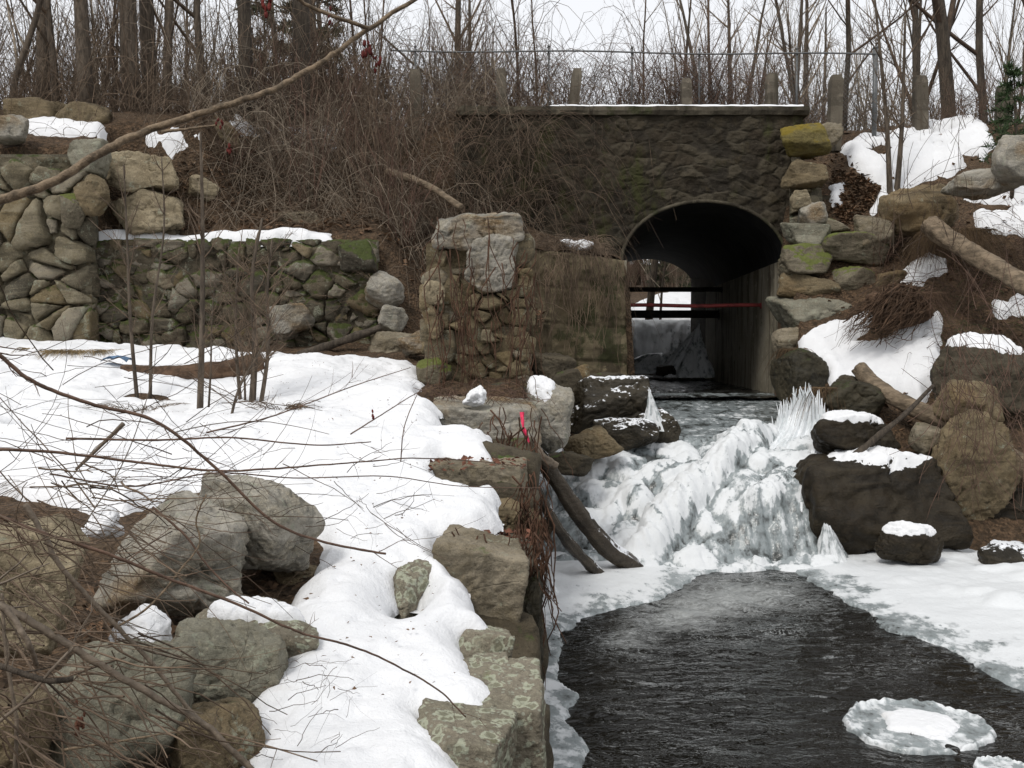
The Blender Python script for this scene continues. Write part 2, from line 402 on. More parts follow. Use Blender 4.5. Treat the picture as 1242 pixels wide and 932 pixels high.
M['redleaf'] = simple('shrivelled_red_leaves', (.11, .018, .014), .8, .4, 8, None, .4)
M['oakleaf'] = simple('brown_leaves', (.12, .05, .03), .85, .4, 8, None, .4)
M['ribbon'] = simple('pink_ribbon', (.62, .03, .09), .55, .12, 8, None, .1)
M['tarp'] = simple('blue_tarp', (.10, .17, .27), .55, .2, 6, None, .3)
M['galv'] = simple('galvanised_steel', (.15, .155, .155), .5, .15, 8, None, .1, .6)
M['redpaint'] = simple('faded_red_paint', (.20, .035, .032), .6, .35, 7, None, .2)
M['rust'] = simple('rusted_steel', (.025, .021, .017), .8, .4, 8, None, .4)
M['rustlight'] = simple('orange_rust', (.16, .075, .04), .85, .35, 5, None, .4)
M['asphalt'] = simple('asphalt', (.05, .05, .05), .9, .2, 20, None, .3)
M['greengrass'] = simple('green_growth', (.055, .075, .025), .85, .4, 8, None, .3)

def metal_arch():
    n = NT('dark_corrugated_steel'); mid = n.noise(2.2, 5, .6); f = n.noise(30, 3)
    c = n.mix(n.ramp(mid, .4, .65), (.010, .0105, .011), (.026, .027, .027)); n.bump(f, .2, .01)
    n.b.inputs['Specular IOR Level'].default_value = .3
    return n.done(c, .62)
M['archsteel'] = metal_arch()
M['icylog'] = rock_mat('ice_glazed_log', (.035, .028, .02), (.07, .056, .04), (.05, .04, .03), 0, 0, rough=.4, wet=True, snowdust=1.0)

def snow_mat(name='snow', dirt=.25):
    n = NT(name); a = n.noise(2.0, 4, .5); b = n.noise(60, 3, .6); c = n.noise(9, 4, .6)
    col = n.mix(a, (.74, .75, .765), (.79, .795, .805))
    sp = n.voro(22, rnd=1.); sm = n.ramp(n.noise(1.3, 3), .52, .66)
    col = n.mix(n.math('MULTIPLY', n.ramp(sp, .075, .05), n.math('MULTIPLY', sm, .8 * min(1, dirt * 3))), col, (.12, .09, .06))
    col = n.mix(n.ramp(n.noise(2.2, 6, .75), .60, .74, 0, dirt), col, (.50, .46, .40))
    d = n.noise(24, 4, .7); n.bump(n.math('ADD', n.math('MULTIPLY', c, .7), n.math('ADD', n.math('MULTIPLY', b, .35), n.math('MULTIPLY', d, .5))), .55, .03)
    n.b.inputs['Subsurface Weight'].default_value = 0
    n.b.inputs['Specular IOR Level'].default_value = .25
    return n.done(col, .7)
M['snow'] = snow_mat(); M['snowclean'] = snow_mat('clean_snow', .08)

def litter_mat():
    n = NT('leaf_litter_soil'); a = n.noise(1.5, 5, .6); b = n.noise(9, 5, .7); v = n.voro(26, out='Color'); d = n.voro(26)
    sep = n.t.nodes.new('ShaderNodeSeparateColor'); n.link(v, sep.inputs[0])
    col = n.mix(sep.outputs[0], (.042, .028, .017), (.14, .09, .054))
    col = n.mix(n.ramp(b, .4, .65, 0, .7), col, (.045, .033, .022))
    col = n.mix(n.ramp(a, .5, .7, 0, .55), col, (.13, .092, .06))
    n.bump(n.math('ADD', n.math('MULTIPLY', d, .8), b), .9, .05); n.b.inputs['Specular IOR Level'].default_value = .2
    return n.done(col, .95)
M['litter'] = litter_mat()

def ice_mat():
    n = NT('ice'); g = n.attr('glass'); a = n.noise(2.6, 5, .6); b = n.noise(11, 5, .65, n.stretch((1, .6, .6))); c = n.noise(40, 3)
    fac = n.math('ADD', n.math('MULTIPLY', g, .75), n.math('MULTIPLY', n.ramp(a, .3, .7, -.25, .25), 1.0))
    fac = n.math('ADD', fac, n.ramp(b, .35, .65, -.16, .16))
    dm = n.voro(15, vec=n.stretch((1, .7, 1))); fac = n.math('ADD', fac, n.math('MULTIPLY', n.ramp(dm, .30, .12), n.ramp(n.noise(1.9, 3), .46, .6, 0, .22)))  # scallop dimples: their shade is painted into the ice colour
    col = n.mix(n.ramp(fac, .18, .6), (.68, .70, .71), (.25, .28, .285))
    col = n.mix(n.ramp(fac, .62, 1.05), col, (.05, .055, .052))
    n.bump(n.math('ADD', n.math('MULTIPLY', b, .8), n.math('MULTIPLY', c, .25)), .55, .03)
    n.b.inputs['Specular IOR Level'].default_value = .5
    return n.done(col, n.ramp(fac, .15, .6, .55, .16))
M['ice'] = ice_mat()
def icicle_mat():
    n = NT('icicle_ice'); a = n.noise(3, 4, .6); b = n.noise(18, 4, .6, n.stretch((1, 1, .25)))
    col = n.mix(n.ramp(a, .35, .65), (.76, .785, .80), (.60, .64, .655)); col = n.mix(n.ramp(b, .5, .7, 0, .7), col, (.86, .88, .9))
    n.bump(b, .5, .02); n.b.inputs['Transmission Weight'].default_value = .08
    return n.done(col, n.ramp(b, .4, .6, .2, .45))
M['icicle'] = icicle_mat()
def water_mat(name, foam=True):
    n = NT(name); v = n.stretch((1, 2.2, 1)); v = n.stretch((.9, 1.5, 1)); a = n.noise(4.2, 3, .5, v, 1.7); b = n.noise(15, 2, .5, v, 1.2); c = n.noise(1.5, 2, .5, v, 1.6)
    n.bump(n.math('ADD', n.math('MULTIPLY', a, .8), n.math('ADD', n.math('MULTIPLY', b, .16), n.math('MULTIPLY', c, 1.3))), .42, .07)
    col = (.008, .0075, .006); r = .03
    n.b.inputs['IOR'].default_value = 1.33; n.b.inputs['Specular IOR Level'].default_value = .32
    if foam:
        f = n.attr('foam'); w = n.noise(7, 6, .7, v, 1.2); w2 = n.noise(30, 4, .7)
        fac = n.math('ADD', f, n.math('MULTIPLY', n.math('ADD', w, n.math('MULTIPLY', w2, .4)), 1.0))
        k = n.ramp(fac, 1.05, 1.75, 0, .55)
        col = n.mix(k, col, (.55, .57, .56)); 
        vn = n.math('ABSOLUTE', n.math('SUBTRACT', n.noise(5.5, 6, .62, v, 1.6), .5)); vm = n.math('MULTIPLY', n.ramp(vn, .022, .0), n.ramp(n.math('ADD', n.noise(1.1, 3), n.math('MULTIPLY', f, .45)), .5, .8, 0, .7)); col = n.mix(vm, col, (.42, .44, .44))
        bub = n.voro(26, vec=n.stretch((1, 1.3, 1))); bm = n.math('MULTIPLY', n.ramp(bub, .15, .08), n.ramp(n.noise(3.0, 3), .52, .62, 0, .45))
        col = n.mix(bm, col, (.45, .46, .46)); r = n.ramp(fac, 1.0, 1.5, .03, .45)
    return n.done(col, r)
M['water'] = water_mat('dark_pool_water'); M['stream'] = water_mat('dark_stream_water', True)
# ------------------------------------------------------------------ terrain
I = np.interp
CULX = lambda y: 3.485 + .0495 * (y - 18)
def XL(y): return np.where(y < 18, I(y, [0, 4, 6, 9, 13, 14.2, 16.0, 16.4, 18], [.1, .1, .1, .1, .15, .2, .25, 1.95, 2.05]), np.where(y < 29.6, CULX(y) - 1.75, CULX(29.6) - 1.46 - (y - 29.6) * .5))
def XR(y): return np.where(y < 18, I(y, [0, 11.6, 12.3, 13, 14.5, 16, 18], [11, 9.5, 4.6, 4.3, 4.35, 4.7, 4.95]), np.where(y < 29.6, CULX(y) + 1.75, CULX(29.6) + 1.46 + (y - 29.6) * .35))
def ZC(y): return I(y, [0, 11.6, 12.0, 12.5, 14.5, 18, 30.4, 31.6, 33, 38, 50, 60, 120, 300], [-3.4, -3.3, -3.0, -2.3, -1.7, -1.2, -1.1, .55, .7, 1.3, 2.9, 4.0, 10, 14])
def far(y): return I(y, [19, 29.8, 33, 45, 60, 120, 300], [4.2, 4.2, 2.0, 3.2, 4.6, 10, 22])
def HL(x, y):
    x, y = np.broadcast_arrays(np.asarray(x, float), np.asarray(y, float))
    low = I(y, [-60, 0, 2, 4, 8, 12, 15, 16], [-2.6, -1.85, -1.75, -1.6, -1.08, -.42, .02, .1])
    low = low + .10 * n2(x, y, .7, 3, 3.) * sstep(3, 6, y)
    up = I(y, [15, 17, 18.2, 19.2, 19.3], [1.58, 2.35, 3.45, 4.05, 4.2])
    gent = np.where(y < 18.1, I(y, [14.6, 15.4, 16.6, 18.0], [0, .3, .95, 1.5]), 4.1)
    behind = np.where(x < -2.15, up, gent); b2 = sstep(-2.2, -1.0, x); behind = up * (1 - b2) + gent * b2
    s = np.where(x < -2.0, sstep(15.15, 15.35, y), sstep(14.7, 15.5, y))
    h = low * (1 - s) + np.maximum(behind, low) * s
    tall = I(y, [14, 15, 16.2, 17, 19.2], [2.9, 3.0, 3.6, 4.0, 4.3]); k = np.maximum(sstep(-4.4, -5.2, x) * sstep(15.7, 16.3, y), sstep(-6.35, -6.5, x) * sstep(14.85, 15.05, y))
    h = h * (1 - k) + tall * k
    h = h + .12 * n2(x, y, .9, 4, 1.) * sstep(15.5, 16.5, y)
    return np.where(y > 19.3, far(y) + .25 * n2(x, y, .3, 3, 5.), h)
def HR(x, y):
    x, y = np.broadcast_arrays(np.asarray(x, float), np.asarray(y, float))
    h = I(y, [-60, 0, 11.6, 12.2, 13.0, 14.0, 15, 16, 17, 18, 19, 21, 21.1], [-2.6, -2.9, -2.95, -2.75, -2.1, -1.15, -.6, .25, 1.45, 2.55, 3.55, 4.5, 4.5])
    h = h + .13 * (x - 5.5) * sstep(13, 15, y) * (1 - sstep(19, 22, y)) + .13 * n2(x, y, .9, 4, 2.) * sstep(12.5, 14, y)
    h = h + sstep(9.2, 11.5, x) * 2.2 * (1 - sstep(11, 15, y))
    return np.where(y > 21, far(y) + .25 * n2(x, y, .3, 3, 5.) + .3 * (1 - sstep(21, 23, y)), h)
def H(x, y):
    x, y = np.broadcast_arrays(np.asarray(x, float), np.asarray(y, float))
    l, r, c = HL(x, y) - .75 * sstep(-.95, -.55, x) * (1 - sstep(10.8, 11.6, y)), HR(x, y), ZC(y)
    wl = sstep(.0, .18, x - XL(y)); wr = sstep(-.18, 0, x - XR(y))
    c = np.minimum(c, np.where(x < 2, l, r))
    return l * (1 - wl) + r * wr + c * (wl - wr)
def hit(px, py, fn=HL, y0=2.0, y1=45.0):
    """where the photograph's pixel meets the ground"""
    d = ray(px, py); Y = np.linspace(y0, y1, 1600); P = d[None] * (Y / d[1])[:, None]
    below = P[:, 2] <= fn(P[:, 0], P[:, 1]); k = int(np.argmax(below)) if below.any() else len(Y) - 1
    return P[k]
def build_ground():
    xs = np.unique(np.concatenate([np.linspace(-400, -60, 18), np.linspace(-60, -12, 40), np.linspace(-12, -3, 90), np.linspace(-3, 7.5, 176), np.linspace(7.5, 14, 40), np.linspace(14, 60, 40), np.linspace(60, 400, 18)]))
    ys = np.unique(np.concatenate([np.linspace(-60, 2, 40), np.linspace(2, 22, 320), np.linspace(22, 34, 80), np.linspace(34, 70, 60), np.linspace(70, 700, 40)]))
    X, Y = np.meshgrid(xs, ys); Z = H(X, Y) + .035 * n2(X, Y, 4., 3, 8.) * (Y < 40)
    V = np.stack([X.ravel(), Y.ravel(), Z.ravel()], 1)
    o = link('ground', raw_mesh('ground', V, [grid_faces(len(xs), len(ys))]), M['litter']); set_props(o, 'brown leaf strewn soil under the snow and brush', 'ground', kind='structure')
build_ground()

def poly_dist(X, Y, P):
    """signed distance to a polygon, positive inside"""
    P = np.asarray(P, float); Q = np.roll(P, -1, 0); d = np.full(X.shape, 1e9); ins = np.zeros(X.shape, bool)
    for (x0, y0), (x1, y1) in zip(P, Q):
        ex, ey = x1 - x0, y1 - y0; t = np.clip(((X - x0) * ex + (Y - y0) * ey) / (ex * ex + ey * ey + 1e-12), 0, 1)
        d = np.minimum(d, np.hypot(X - x0 - t * ex, Y - y0 - t * ey))
        c = ((y0 > Y) != (y1 > Y)) & (X < (x1 - x0) * (Y - y0) / (y1 - y0 + 1e-12) + x0); ins ^= c
    return np.where(ins, d, -d)
def dense(P, k=6):
    P = np.asarray(P, float); Pc = np.vstack([P, P[:1]])
    return np.vstack([P[i] + (Pc[i + 1] - P[i]) * np.linspace(0, 1, k, endpoint=False)[:, None] for i in range(len(P))])
def snap(X, Y, d, dmin):
    """pull the outermost ring of a sheet's points onto one smooth outline"""
    gy, gx = np.gradient(d); sx = X[0, 1] - X[0, 0]; sy = Y[1, 0] - Y[0, 0]; gx = gx / sx; gy = gy / sy; g2 = gx * gx + gy * gy + 1e-6
    o = d < dmin; s = np.where(o, np.clip((dmin - d) / g2, 0, 3 * max(sx, sy)), 0)
    return X + gx * s, Y + gy * s, np.maximum(d, dmin), d > dmin - 1.5 * max(sx, sy)
def snow_patch(name, label, poly_px, fn, T=.14, wid=.22, step=.04, seed=0, wob=.08, holes=(), bumps=.05, y0=2., y1=45., mat='snow', skip=.0, cat='snow'):
    G = np.array([hit(px, py, fn, y0, y1) for px, py in dense(poly_px, 5)])
    P = G[:, :2]; lo = P.min(0) - .25; hi = P.max(0) + .25
    xs = np.arange(lo[0], hi[0], step); ys = np.arange(lo[1], hi[1], step); X, Y = np.meshgrid(xs, ys)
    d = poly_dist(X, Y, P) + wob * n2(X, Y, 2.6, 4, seed)
    for (hx, hy, rx, ry) in holes:
        g = hit(hx, hy, fn, y0, y1); d = np.minimum(d, (np.hypot((X - g[0]) / rx, (Y - g[1]) / ry) - 1) * min(rx, ry) + .25 * wob * n2(X, Y, 5., 3, seed + 4))
    if skip: d = np.minimum(d, (n2(X, Y, 1.6, 5, seed + 9) + skip) * .5)
    X, Y, d, keep = snap(X, Y, d, -.05)
    q = np.clip((d + .05) / wid, 0, 1); prof = np.clip(1 - (1 - q) ** 2.2, 0, 1) ** .75; t = (T + .10) * prof - .10 - .022 * sstep(.1, .45, n2(X, Y, 4.2, 3, seed + 40.)) * q
    Z = fn(X, Y) + t + bumps * n2(X, Y, .9, 3, seed + 2.) * q + .018 * n2(X, Y, 5., 4, seed + 3.) * q + .02
    V, f, _ = compact(np.stack([X.ravel(), Y.ravel(), Z.ravel()], 1), grid_faces(len(xs), len(ys), keep), {})
    c = V.mean(0); c[2] = V[:, 2].min()
    o = link(name, raw_mesh(name, V - c, [f]), M[mat], None, c); set_props(o, label, cat, kind='stuff'); return o

# snow on the left bank, from the far wall down to the near edge
left_poly = [(-260, 425), (-100, 412), (0, 411), (30, 407), (90, 408), (130, 424), (170, 428), (250, 433), (330, 437), (400, 441), (500, 446), (512, 462), (505, 490), (530, 497), (528, 526), (596, 530), (600, 562), (540, 562), (520, 575), (548, 598), (594, 600), (606, 636), (585, 652), (560, 652), (530, 655), (520, 668), (545, 700), (575, 745), (582, 768), (558, 782), (560, 805), (585, 830), (602, 862), (575, 884), (515, 890), (560, 935), (560, 1050), (300, 1050), (300, 868), (335, 835), (335, 765), (395, 690), (390, 655), (330, 598), (232, 600), (150, 628), (60, 610), (-60, 600), (-260, 560)]
snow_patch('snow_field', 'thick white snow spread over the left bank between the walls', left_poly, HL, .13, .26, .024, 1, .07,
           holes=[(165, 487, .42, .24), (240, 508, .10, .1), (310, 492, .2, .13), (495, 735, .13, .32), (235, 449, .85, .16), (96, 421, .5, .10), (40, 520, .2, .15), (60, 640, .5, .35)], bumps=.05, mat='snow')
# ------------------------------------------------------------------ rubble walls: every stone is the soft hull of a Voronoi cell
def clip_cell(i, C, box, wg):
    c = C[i]; poly = np.array([(box[0], box[1]), (box[2], box[1]), (box[2], box[3]), (box[0], box[3])], float)
    d = C - c; order = np.argsort((d ** 2).sum(1))[1:22]
    for j in order:
        n = C[j] - c; t_ = min(max(.5 + (wg[i] - wg[j]) / (2 * (n @ n) + 1e-9), .2), .8); m = c + n * t_; s = (poly - m) @ n
        if (s <= 0).all(): continue
        out = []
        for a in range(len(poly)):
            b = (a + 1) % len(poly)
            if s[a] <= 0: out.append(poly[a])
            if (s[a] <= 0) != (s[b] <= 0): out.append(poly[a] + (poly[b] - poly[a]) * (s[a] / (s[a] - s[b])))
        poly = np.array(out)
        if len(poly) < 3: return None
    return poly
def rubble(mb, origin, U, Vv, Nn, width, height, size, seed, aspect=1.5, gap=.012, depth=.35, top=None, left=None, jut=.07, rough=.035, sub=3, p=16, spread=.55, mask=None):
    """fill a width x height face with fitted stones; U along, Vv up, Nn outward"""
    r = np.random.RandomState(seed); O = np.array(origin, float); U, Vv, Nn = (np.array(k, float) for k in (U, Vv, Nn))
    rows = max(1, int(round(height / (size / aspect)))); pts = []
    for k in range(rows):
        n = max(1, int(round(width / size * r.uniform(.75, 1.3)))); off = r.uniform(0, 1)
        for a in range(n):
            if r.rand() < .16: continue
            pts.append(((a + off + r.uniform(-spread, spread) * .7) / n * width, (k + .5 + r.uniform(-spread, spread) * .8) / rows * height))
            if r.rand() < .35: pts.append((pts[-1][0] + r.uniform(-.5, .5) * size, pts[-1][1] + r.uniform(-.5, .5) * size * .6))
    C = np.array(pts) * np.array([1, aspect]); D, T = ICO[sub]; wg = r.normal(size=len(C)) * size * size * .28
    for i in range(len(C)):
        poly = clip_cell(i, C, (-.02, -.02, width + .02, height * aspect + .02), wg)
        if poly is None or len(poly) < 3: continue
        poly = poly / np.array([1, aspect]); c = poly.mean(0)
        if top is not None and c[1] > top(c[0]): continue
        if mask is not None and not mask(c[0], c[1]): continue
        N = []; OO = []
        for a in range(len(poly)):
            e = poly[(a + 1) % len(poly)] - poly[a]; l = np.hypot(*e)
            if l < .01: continue
            n = np.array([e[1], -e[0]]) / l; o = (poly[a] - c) @ n
            if o < .006: continue
            N.append((n[0], n[1], r.uniform(-.12, .18))); OO.append(max(o - gap * r.uniform(.4, 1.6), .02))
        hw = math.sqrt(abs(np.ptp(poly[:, 0]) * np.ptp(poly[:, 1]))) / 2
        if hw < .025: continue
        fd = min(depth, hw * r.uniform(.75, 1.15))
        N.append((r.uniform(-.2, .2), r.uniform(-.15, .2), 1)); OO.append(fd); N.append((0, 0, -1)); OO.append(fd * .9)
        for k in range(4):
            v = np.array([r.normal(), r.normal(), abs(r.normal()) + .5]); N.append(v); OO.append(hw * r.uniform(.95, 1.2))
        N = np.array([np.array(v) / np.linalg.norm(v) for v in N]); OO = np.array(OO)
        L = D * hull_shape(D, N, OO, p)[:, None]
        q = L / hw; s = r.uniform(0, 90)
        L = L * (1 + rough * 1.7 * fbm(q * 1.6 + s, 3) + rough * .6 * fbm(q * 6 + s, 2))[:, None]
        j = r.uniform(-jut * .6, jut)
        Wd = O + np.outer(c[0] + L[:, 0], U) + np.outer(c[1] + L[:, 1], Vv) + np.outer(L[:, 2] + j - fd * .8, Nn)
        mb.add(Wd, [T], tint=r.rand())
def infill(mb, origin, U, Vv, Nn, width, height, seed, amp=.05):
    """earth, mortar and moss between the stones: one uneven sheet"""
    nx, nz = int(width / .04) + 2, int(height / .04) + 2; u, v = np.meshgrid(np.linspace(0, width, nx), np.linspace(0, height, nz)); O, U, Vv, Nn = (np.array(k, float) for k in (origin, U, Vv, Nn))
    d = amp * (n2(u, v, 2.2, 4, seed) * 1.3 + .4 * n2(u, v, 9., 3, seed + 3)); P = O + u[..., None] * U + v[..., None] * Vv + d[..., None] * Nn
    mb.add(P.reshape(-1, 3), [grid_faces(nx, nz)], tint=(.22 + .12 * n2(u, v, 3., 2)).ravel())
def slab_quad(mb, P):
    """prism from a front quad pushed back: P = 8 corners bottom ring then top ring"""
    mb.add(P, [[(0, 3, 2, 1), (4, 5, 6, 7), (0, 1, 5, 4), (1, 2, 6, 5), (2, 3, 7, 6), (3, 0, 4, 7)]], tint=.1)

# ------------------------------------------------------------------ the bridge
YB = 18.0; CW = 1.5; ZS = 1.52; ZCR = 2.62; ZT = 4.30; BX0, BX1 = -.95, 5.28
def arch_z(x, y=YB): 
    u = np.clip((x - CULX(y)) / CW, -1, 1); return ZS + (ZCR - ZS) * np.sqrt(np.clip(1 - u * u, 0, 1))
br = empty('stone_bridge', (2.2, YB, -1.2), 'dark stained stone bridge with one arched culvert under the road', 'bridge')
def bridge_face():
    c0, c1 = CULX(YB) - CW, CULX(YB) + CW
    secs = [np.linspace(BX0, c0, 180), c0 + (c1 - c0) * (.5 - .5 * np.cos(np.linspace(0, math.pi, 160))), np.linspace(c1, BX1, 16)]; us = np.concatenate(secs)
    inside = np.concatenate([np.zeros(180, bool), np.ones(160, bool), np.zeros(16, bool)]); lo = np.where(inside, arch_z(us), -1.3); n = 240
    v = np.linspace(0, 1, n)[:, None]; Z = lo[None] + (ZT - .13 - lo[None]) * v; X = np.repeat(us[None], n, 0)
    wx = n2(X, Z, 2.5, 3, 4.) * .07; wz = n2(X, Z, 2.5, 3, 6.) * .07
    f1, f2, idn = worley((X + wx) * 3.3, (Z + wz) * 4.6, 3)
    e = np.clip((f2 - f1) / .25, 0, 1); hgt = .04 * np.sqrt(e) * (.2 + idn) + .035 * n2(X, Z, 6, 5, 2.) + .04 * n2(X, Z, 1., 2, 9.)
    Yv = YB - hgt
    V = np.stack([X.ravel(), Yv.ravel(), Z.ravel()], 1) - np.array(br.location)
    gf = grid_faces(len(us), n); cs = gf[:, 0] % len(us); gf = gf[(cs != 179) & (cs != 339)]
    o = link('wall_face', raw_mesh('wall_face', V, [gf], attrs={'tint': idn.ravel(), 'joint': (1 - e).ravel()}), M['bridge'], br)
bridge_face()
mb = MB()                                                        # the fill behind the face, over the arch, carries the road
mb.box((BX0 - .1, YB + .08, 2.75), (BX1 + .05, 29.5, 4.1)); mb.box((BX0 - .1, YB + .08, -1.3), (CULX(18) - CW - .35, 29.5, 2.75)); mb.box((5.35, YB + .08, -1.3), (6.2, 29.5, 2.75))
mb.build('fill', M['terrace'], br, smooth=False)
mb = MB(); xs = np.linspace(BX0 - .06, BX1 + .08, 120)           # coping slab, slightly broken along its edge
prof = [(-.09, -.13), (-.115, -.06), (-.10, .02), (.30, .03), (.30, -.13)]
P = np.array([[(x, YB + a + (.035 * n2(np.array([x]), np.array([k * 3.]), 3.)[0] if k < 3 else 0), ZT + b + .012 * n2(np.array([x]), np.array([k * 1.3]), 1.5)[0]) for k, (a, b) in enumerate(prof)] for x in xs])
n, k = P.shape[:2]; i = np.arange(n - 1)[:, None] * k; j = np.arange(k)[None]; jj = (j + 1) % k
mb.add(P.reshape(-1, 3), [np.stack([i + j, i + jj, i + k + jj, i + k + j], -1).reshape(-1, 4)]); mb.build('coping', M['coping'], br, smooth=False)
mb = MB(); X, Y = np.meshgrid(np.linspace(.6, BX1, 150), np.linspace(YB - .07, YB + .3, 10)); d = np.minimum(X - .6, np.minimum(Y - YB + .07, .4)); t = .055 * sstep(0, .1, d + .05 * n2(X, Y, 4.)) - .006 + .02 * (n2(X, Y, 2.2, 3) > .25) * -1
mb.add(np.stack([X.ravel(), Y.ravel(), (ZT + .03 + t).ravel()], 1), [grid_faces(150, 10)]); mb.build('snow_cap', M['snow'], br)
# steel arch, corrugated along its length
def arch_shell(name, y0, y1, r0, m, parent, n=190):
    mb = MB(); ys = np.linspace(y0, y1, n); th = np.linspace(math.pi, 0, 64); Vl = []
    for y in ys:
        a = CW * r0 + .012 * math.sin((y - y0) * 2 * math.pi / .15)
        Vl.append(np.stack([CULX(y) + a * np.cos(th), np.full(64, y), ZS + (ZCR - ZS) * a / CW * np.sin(th)], 1))
    mb.add(np.vstack(Vl), [grid_faces(64, n)]); return mb.build(name, m, parent)
arch_shell('arch_liner', YB - .10, 29.6, .985, M['archsteel'], br)
mb = MB(); th = np.linspace(math.pi, 0, 60); rr = 1.0
pts = np.stack([CULX(YB) + CW * rr * np.cos(th), np.full(60, YB - .09), ZS + (ZCR - ZS) * rr * np.sin(th)], 1)
mb.tube(pts, .028 + .008 * np.abs(np.sin(np.arange(60) * 1.7)), 7); mb.build('arch_rim', M['coping'], br)
for sd in (-1, 1):                                              # culvert side walls
    mb = MB(); y0, y1 = YB - .12, 29.6; nz = 14; ny = 60
    for off, m_ in ((0, 0),):
        Yg, Zg = np.meshgrid(np.linspace(y0, y1, ny), np.linspace(-1.4, ZS + .03, nz)); Xg = CULX(Yg) + sd * (1.41 + .02 * n2(Yg, Zg, 2.))
        mb.add(np.stack([Xg.ravel(), Yg.ravel(), Zg.ravel()], 1), [grid_faces(ny, nz)])
        xo = CULX(YB) + sd * 1.41; 
        mb.box((min(xo, xo + sd * .13), y0 - .02, -1.4), (max(xo, xo + sd * .13), y0 + .06, ZS + .03))
    mb.build('side_wall', M['culvertwall'], br)
mb = MB(); mb.box((CULX(YB) + 1.43, YB - .26, -1.4), (CULX(YB) + 1.78, YB - .03, ZS + .1)); mb.build('corner_pier', M['abutment'], br, smooth=False)
# bars across the culvert
def bar(name, label, z, y, r, m, square=False):
    xa, xb = CULX(y) - 1.42, CULX(y) + 1.42; mb = MB()
    if square: 
        mb.box((xa, y - r, z - r), (xb, y + r, z + r)); mb.box((xa, y - r * 1.6, z + r), (xb, y + r * 1.6, z + r * 1.25))
    else:
        xs = np.linspace(xa, xb, 14); mb.tube(np.stack([xs, np.full(14, y), z + .01 * np.sin(xs * 3)], 1), r, 9)
    for e, s in ((xa, 1), (xb, -1)): mb.tube([(e, y, z), (e + s * .025, y, z)], r * 1.7, 10)
    set_props(mb.build(name, m, origin='base'), label, 'bar')
bar('pipe', 'thin faded red pipe spanning the culvert between two dark beams', (HORIZON - 371) / F * 19.7 - .0, 19.7, .038, M['redpaint'])
bar('beam', 'upper dark steel beam spanning the inside of the culvert', (HORIZON - 352) / F * 24.5, 24.5, .05, M['rust'], True)
bar('beam', 'lower dark steel beam spanning the culvert just above the far waterfall', (HORIZON - 382) / F * 24.9, 24.9, .085, M['rust'], True)

# tan abutment wing in front of the left side of the culvert
ab = empty('abutment', (1.3, 16.4, -1.0), 'tan block abutment with a mossy foot at the left of the culvert mouth', 'abutment')
def face_grid(name, P00, P10, P11, P01, m, parent, nx=60, nz=60, amp=.05, seed=0, joints=None):
    u = np.linspace(0, 1, nx)[None, :, None]; v = np.linspace(0, 1, nz)[:, None, None]
    P = (np.array(P00) * (1 - u) + np.array(P10) * u) * (1 - v) + (np.array(P01) * (1 - u) + np.array(P11) * u) * v
    nrm = np.cross(np.array(P10) - np.array(P00), np.array(P01) - np.array(P00)); nrm = nrm / np.linalg.norm(nrm)
    d = amp * n2(P[..., 0] + P[..., 1], P[..., 2], 1.8, 5, seed)
    if joints: 
        f = np.abs(((v[..., 0] * joints + .03 * n2(P[..., 0], P[..., 2], 3.)) % 1) - .5); d = d - .035 * sstep(.44, .5, f)
    P = P + nrm * d[..., None]; mb = MB(); mb.add(P.reshape(-1, 3), [grid_faces(nx, nz)]); return mb.build(name, m, parent)
A = lambda px, py, Y: at(px, py, Y)
face_grid('end_face', A(640, 480, 16.0), A(762, 482, 16.1), A(757, 316, 16.1), A(640, 300, 16.0), M['abutment'], ab, 80, 80, .09, 3, 4)
face_grid('return_face', A(762, 482, 16.1), A(762, 482, 16.1) + np.array([.12, 2.05, 0]), A(757, 316, 16.1) + np.array([.12, 2.05, .1]), A(757, 316, 16.1), M['abutment'], ab, 40, 40, .03, 5, 4)
face_grid('top', A(640, 300, 16.0), A(757, 316, 16.1), A(757, 316, 16.1) + np.array([.12, 2., .2]), A(640, 300, 16.0) + np.array([0, 2., .6]), M['litter'], ab, 30, 30, .08, 7)

# road on the embankment
mb = MB(); xs = np.linspace(-60, 60, 120); Y, X = np.meshgrid(np.linspace(20.6, 28.2, 12), xs); mb.add(np.stack([X.ravel(), Y.ravel(), np.full(X.size, 4.42)], 1), [grid_faces(12, 120)])
set_props(mb.build('road', M['asphalt'], origin='base', smooth=False), 'asphalt road crossing over the bridge', 'road', kind='structure')

# ------------------------------------------------------------------ dry stone walls on the left
z = lambda py, Y: (HORIZON - py) / F * Y
w1 = empty('rubble_wall', (-4.4, 15.0, -.2), 'low mossy rubble wall with a line of snow on its top behind the saplings', 'wall')
x0, x1 = at(20, 400, 15)[0], at(456, 400, 15)[0]; zb, zt = -.25, z(292, 15.)
mb = MB(); rubble(mb, (x0, 15.0, zb), (1, 0, 0), (0, 0, 1), (0, -1, 0), x1 - x0, zt - zb, .33, 11, 1.4, .002, .34, jut=.07, p=20, rough=.09, spread=.8,
                  top=lambda u: zt - zb - .02 + .0 * u)
slab_quad(mb, [(x0, 15.16, zb), (x1, 15.16, zb), (x1, 15.6, zb), (x0, 15.6, zb), (x0, 15.16, zt - .04), (x1, 15.16, zt - .04), (x1, 15.6, zt - .04), (x0, 15.6, zt - .04)])
infill(mb, (x0, 15.03, zb), (1, 0, 0), (0, 0, 1), (0, -1, 0), x1 - x0, zt - zb - .02, 3, .075)
mb.build('stonework', M['mosswall'], w1)
mb = MB(); xs = np.linspace(at(86, 295, 15)[0], at(402, 290, 15)[0], 130); Xg, Yg = np.meshgrid(xs, np.linspace(15.0, 15.75, 26))
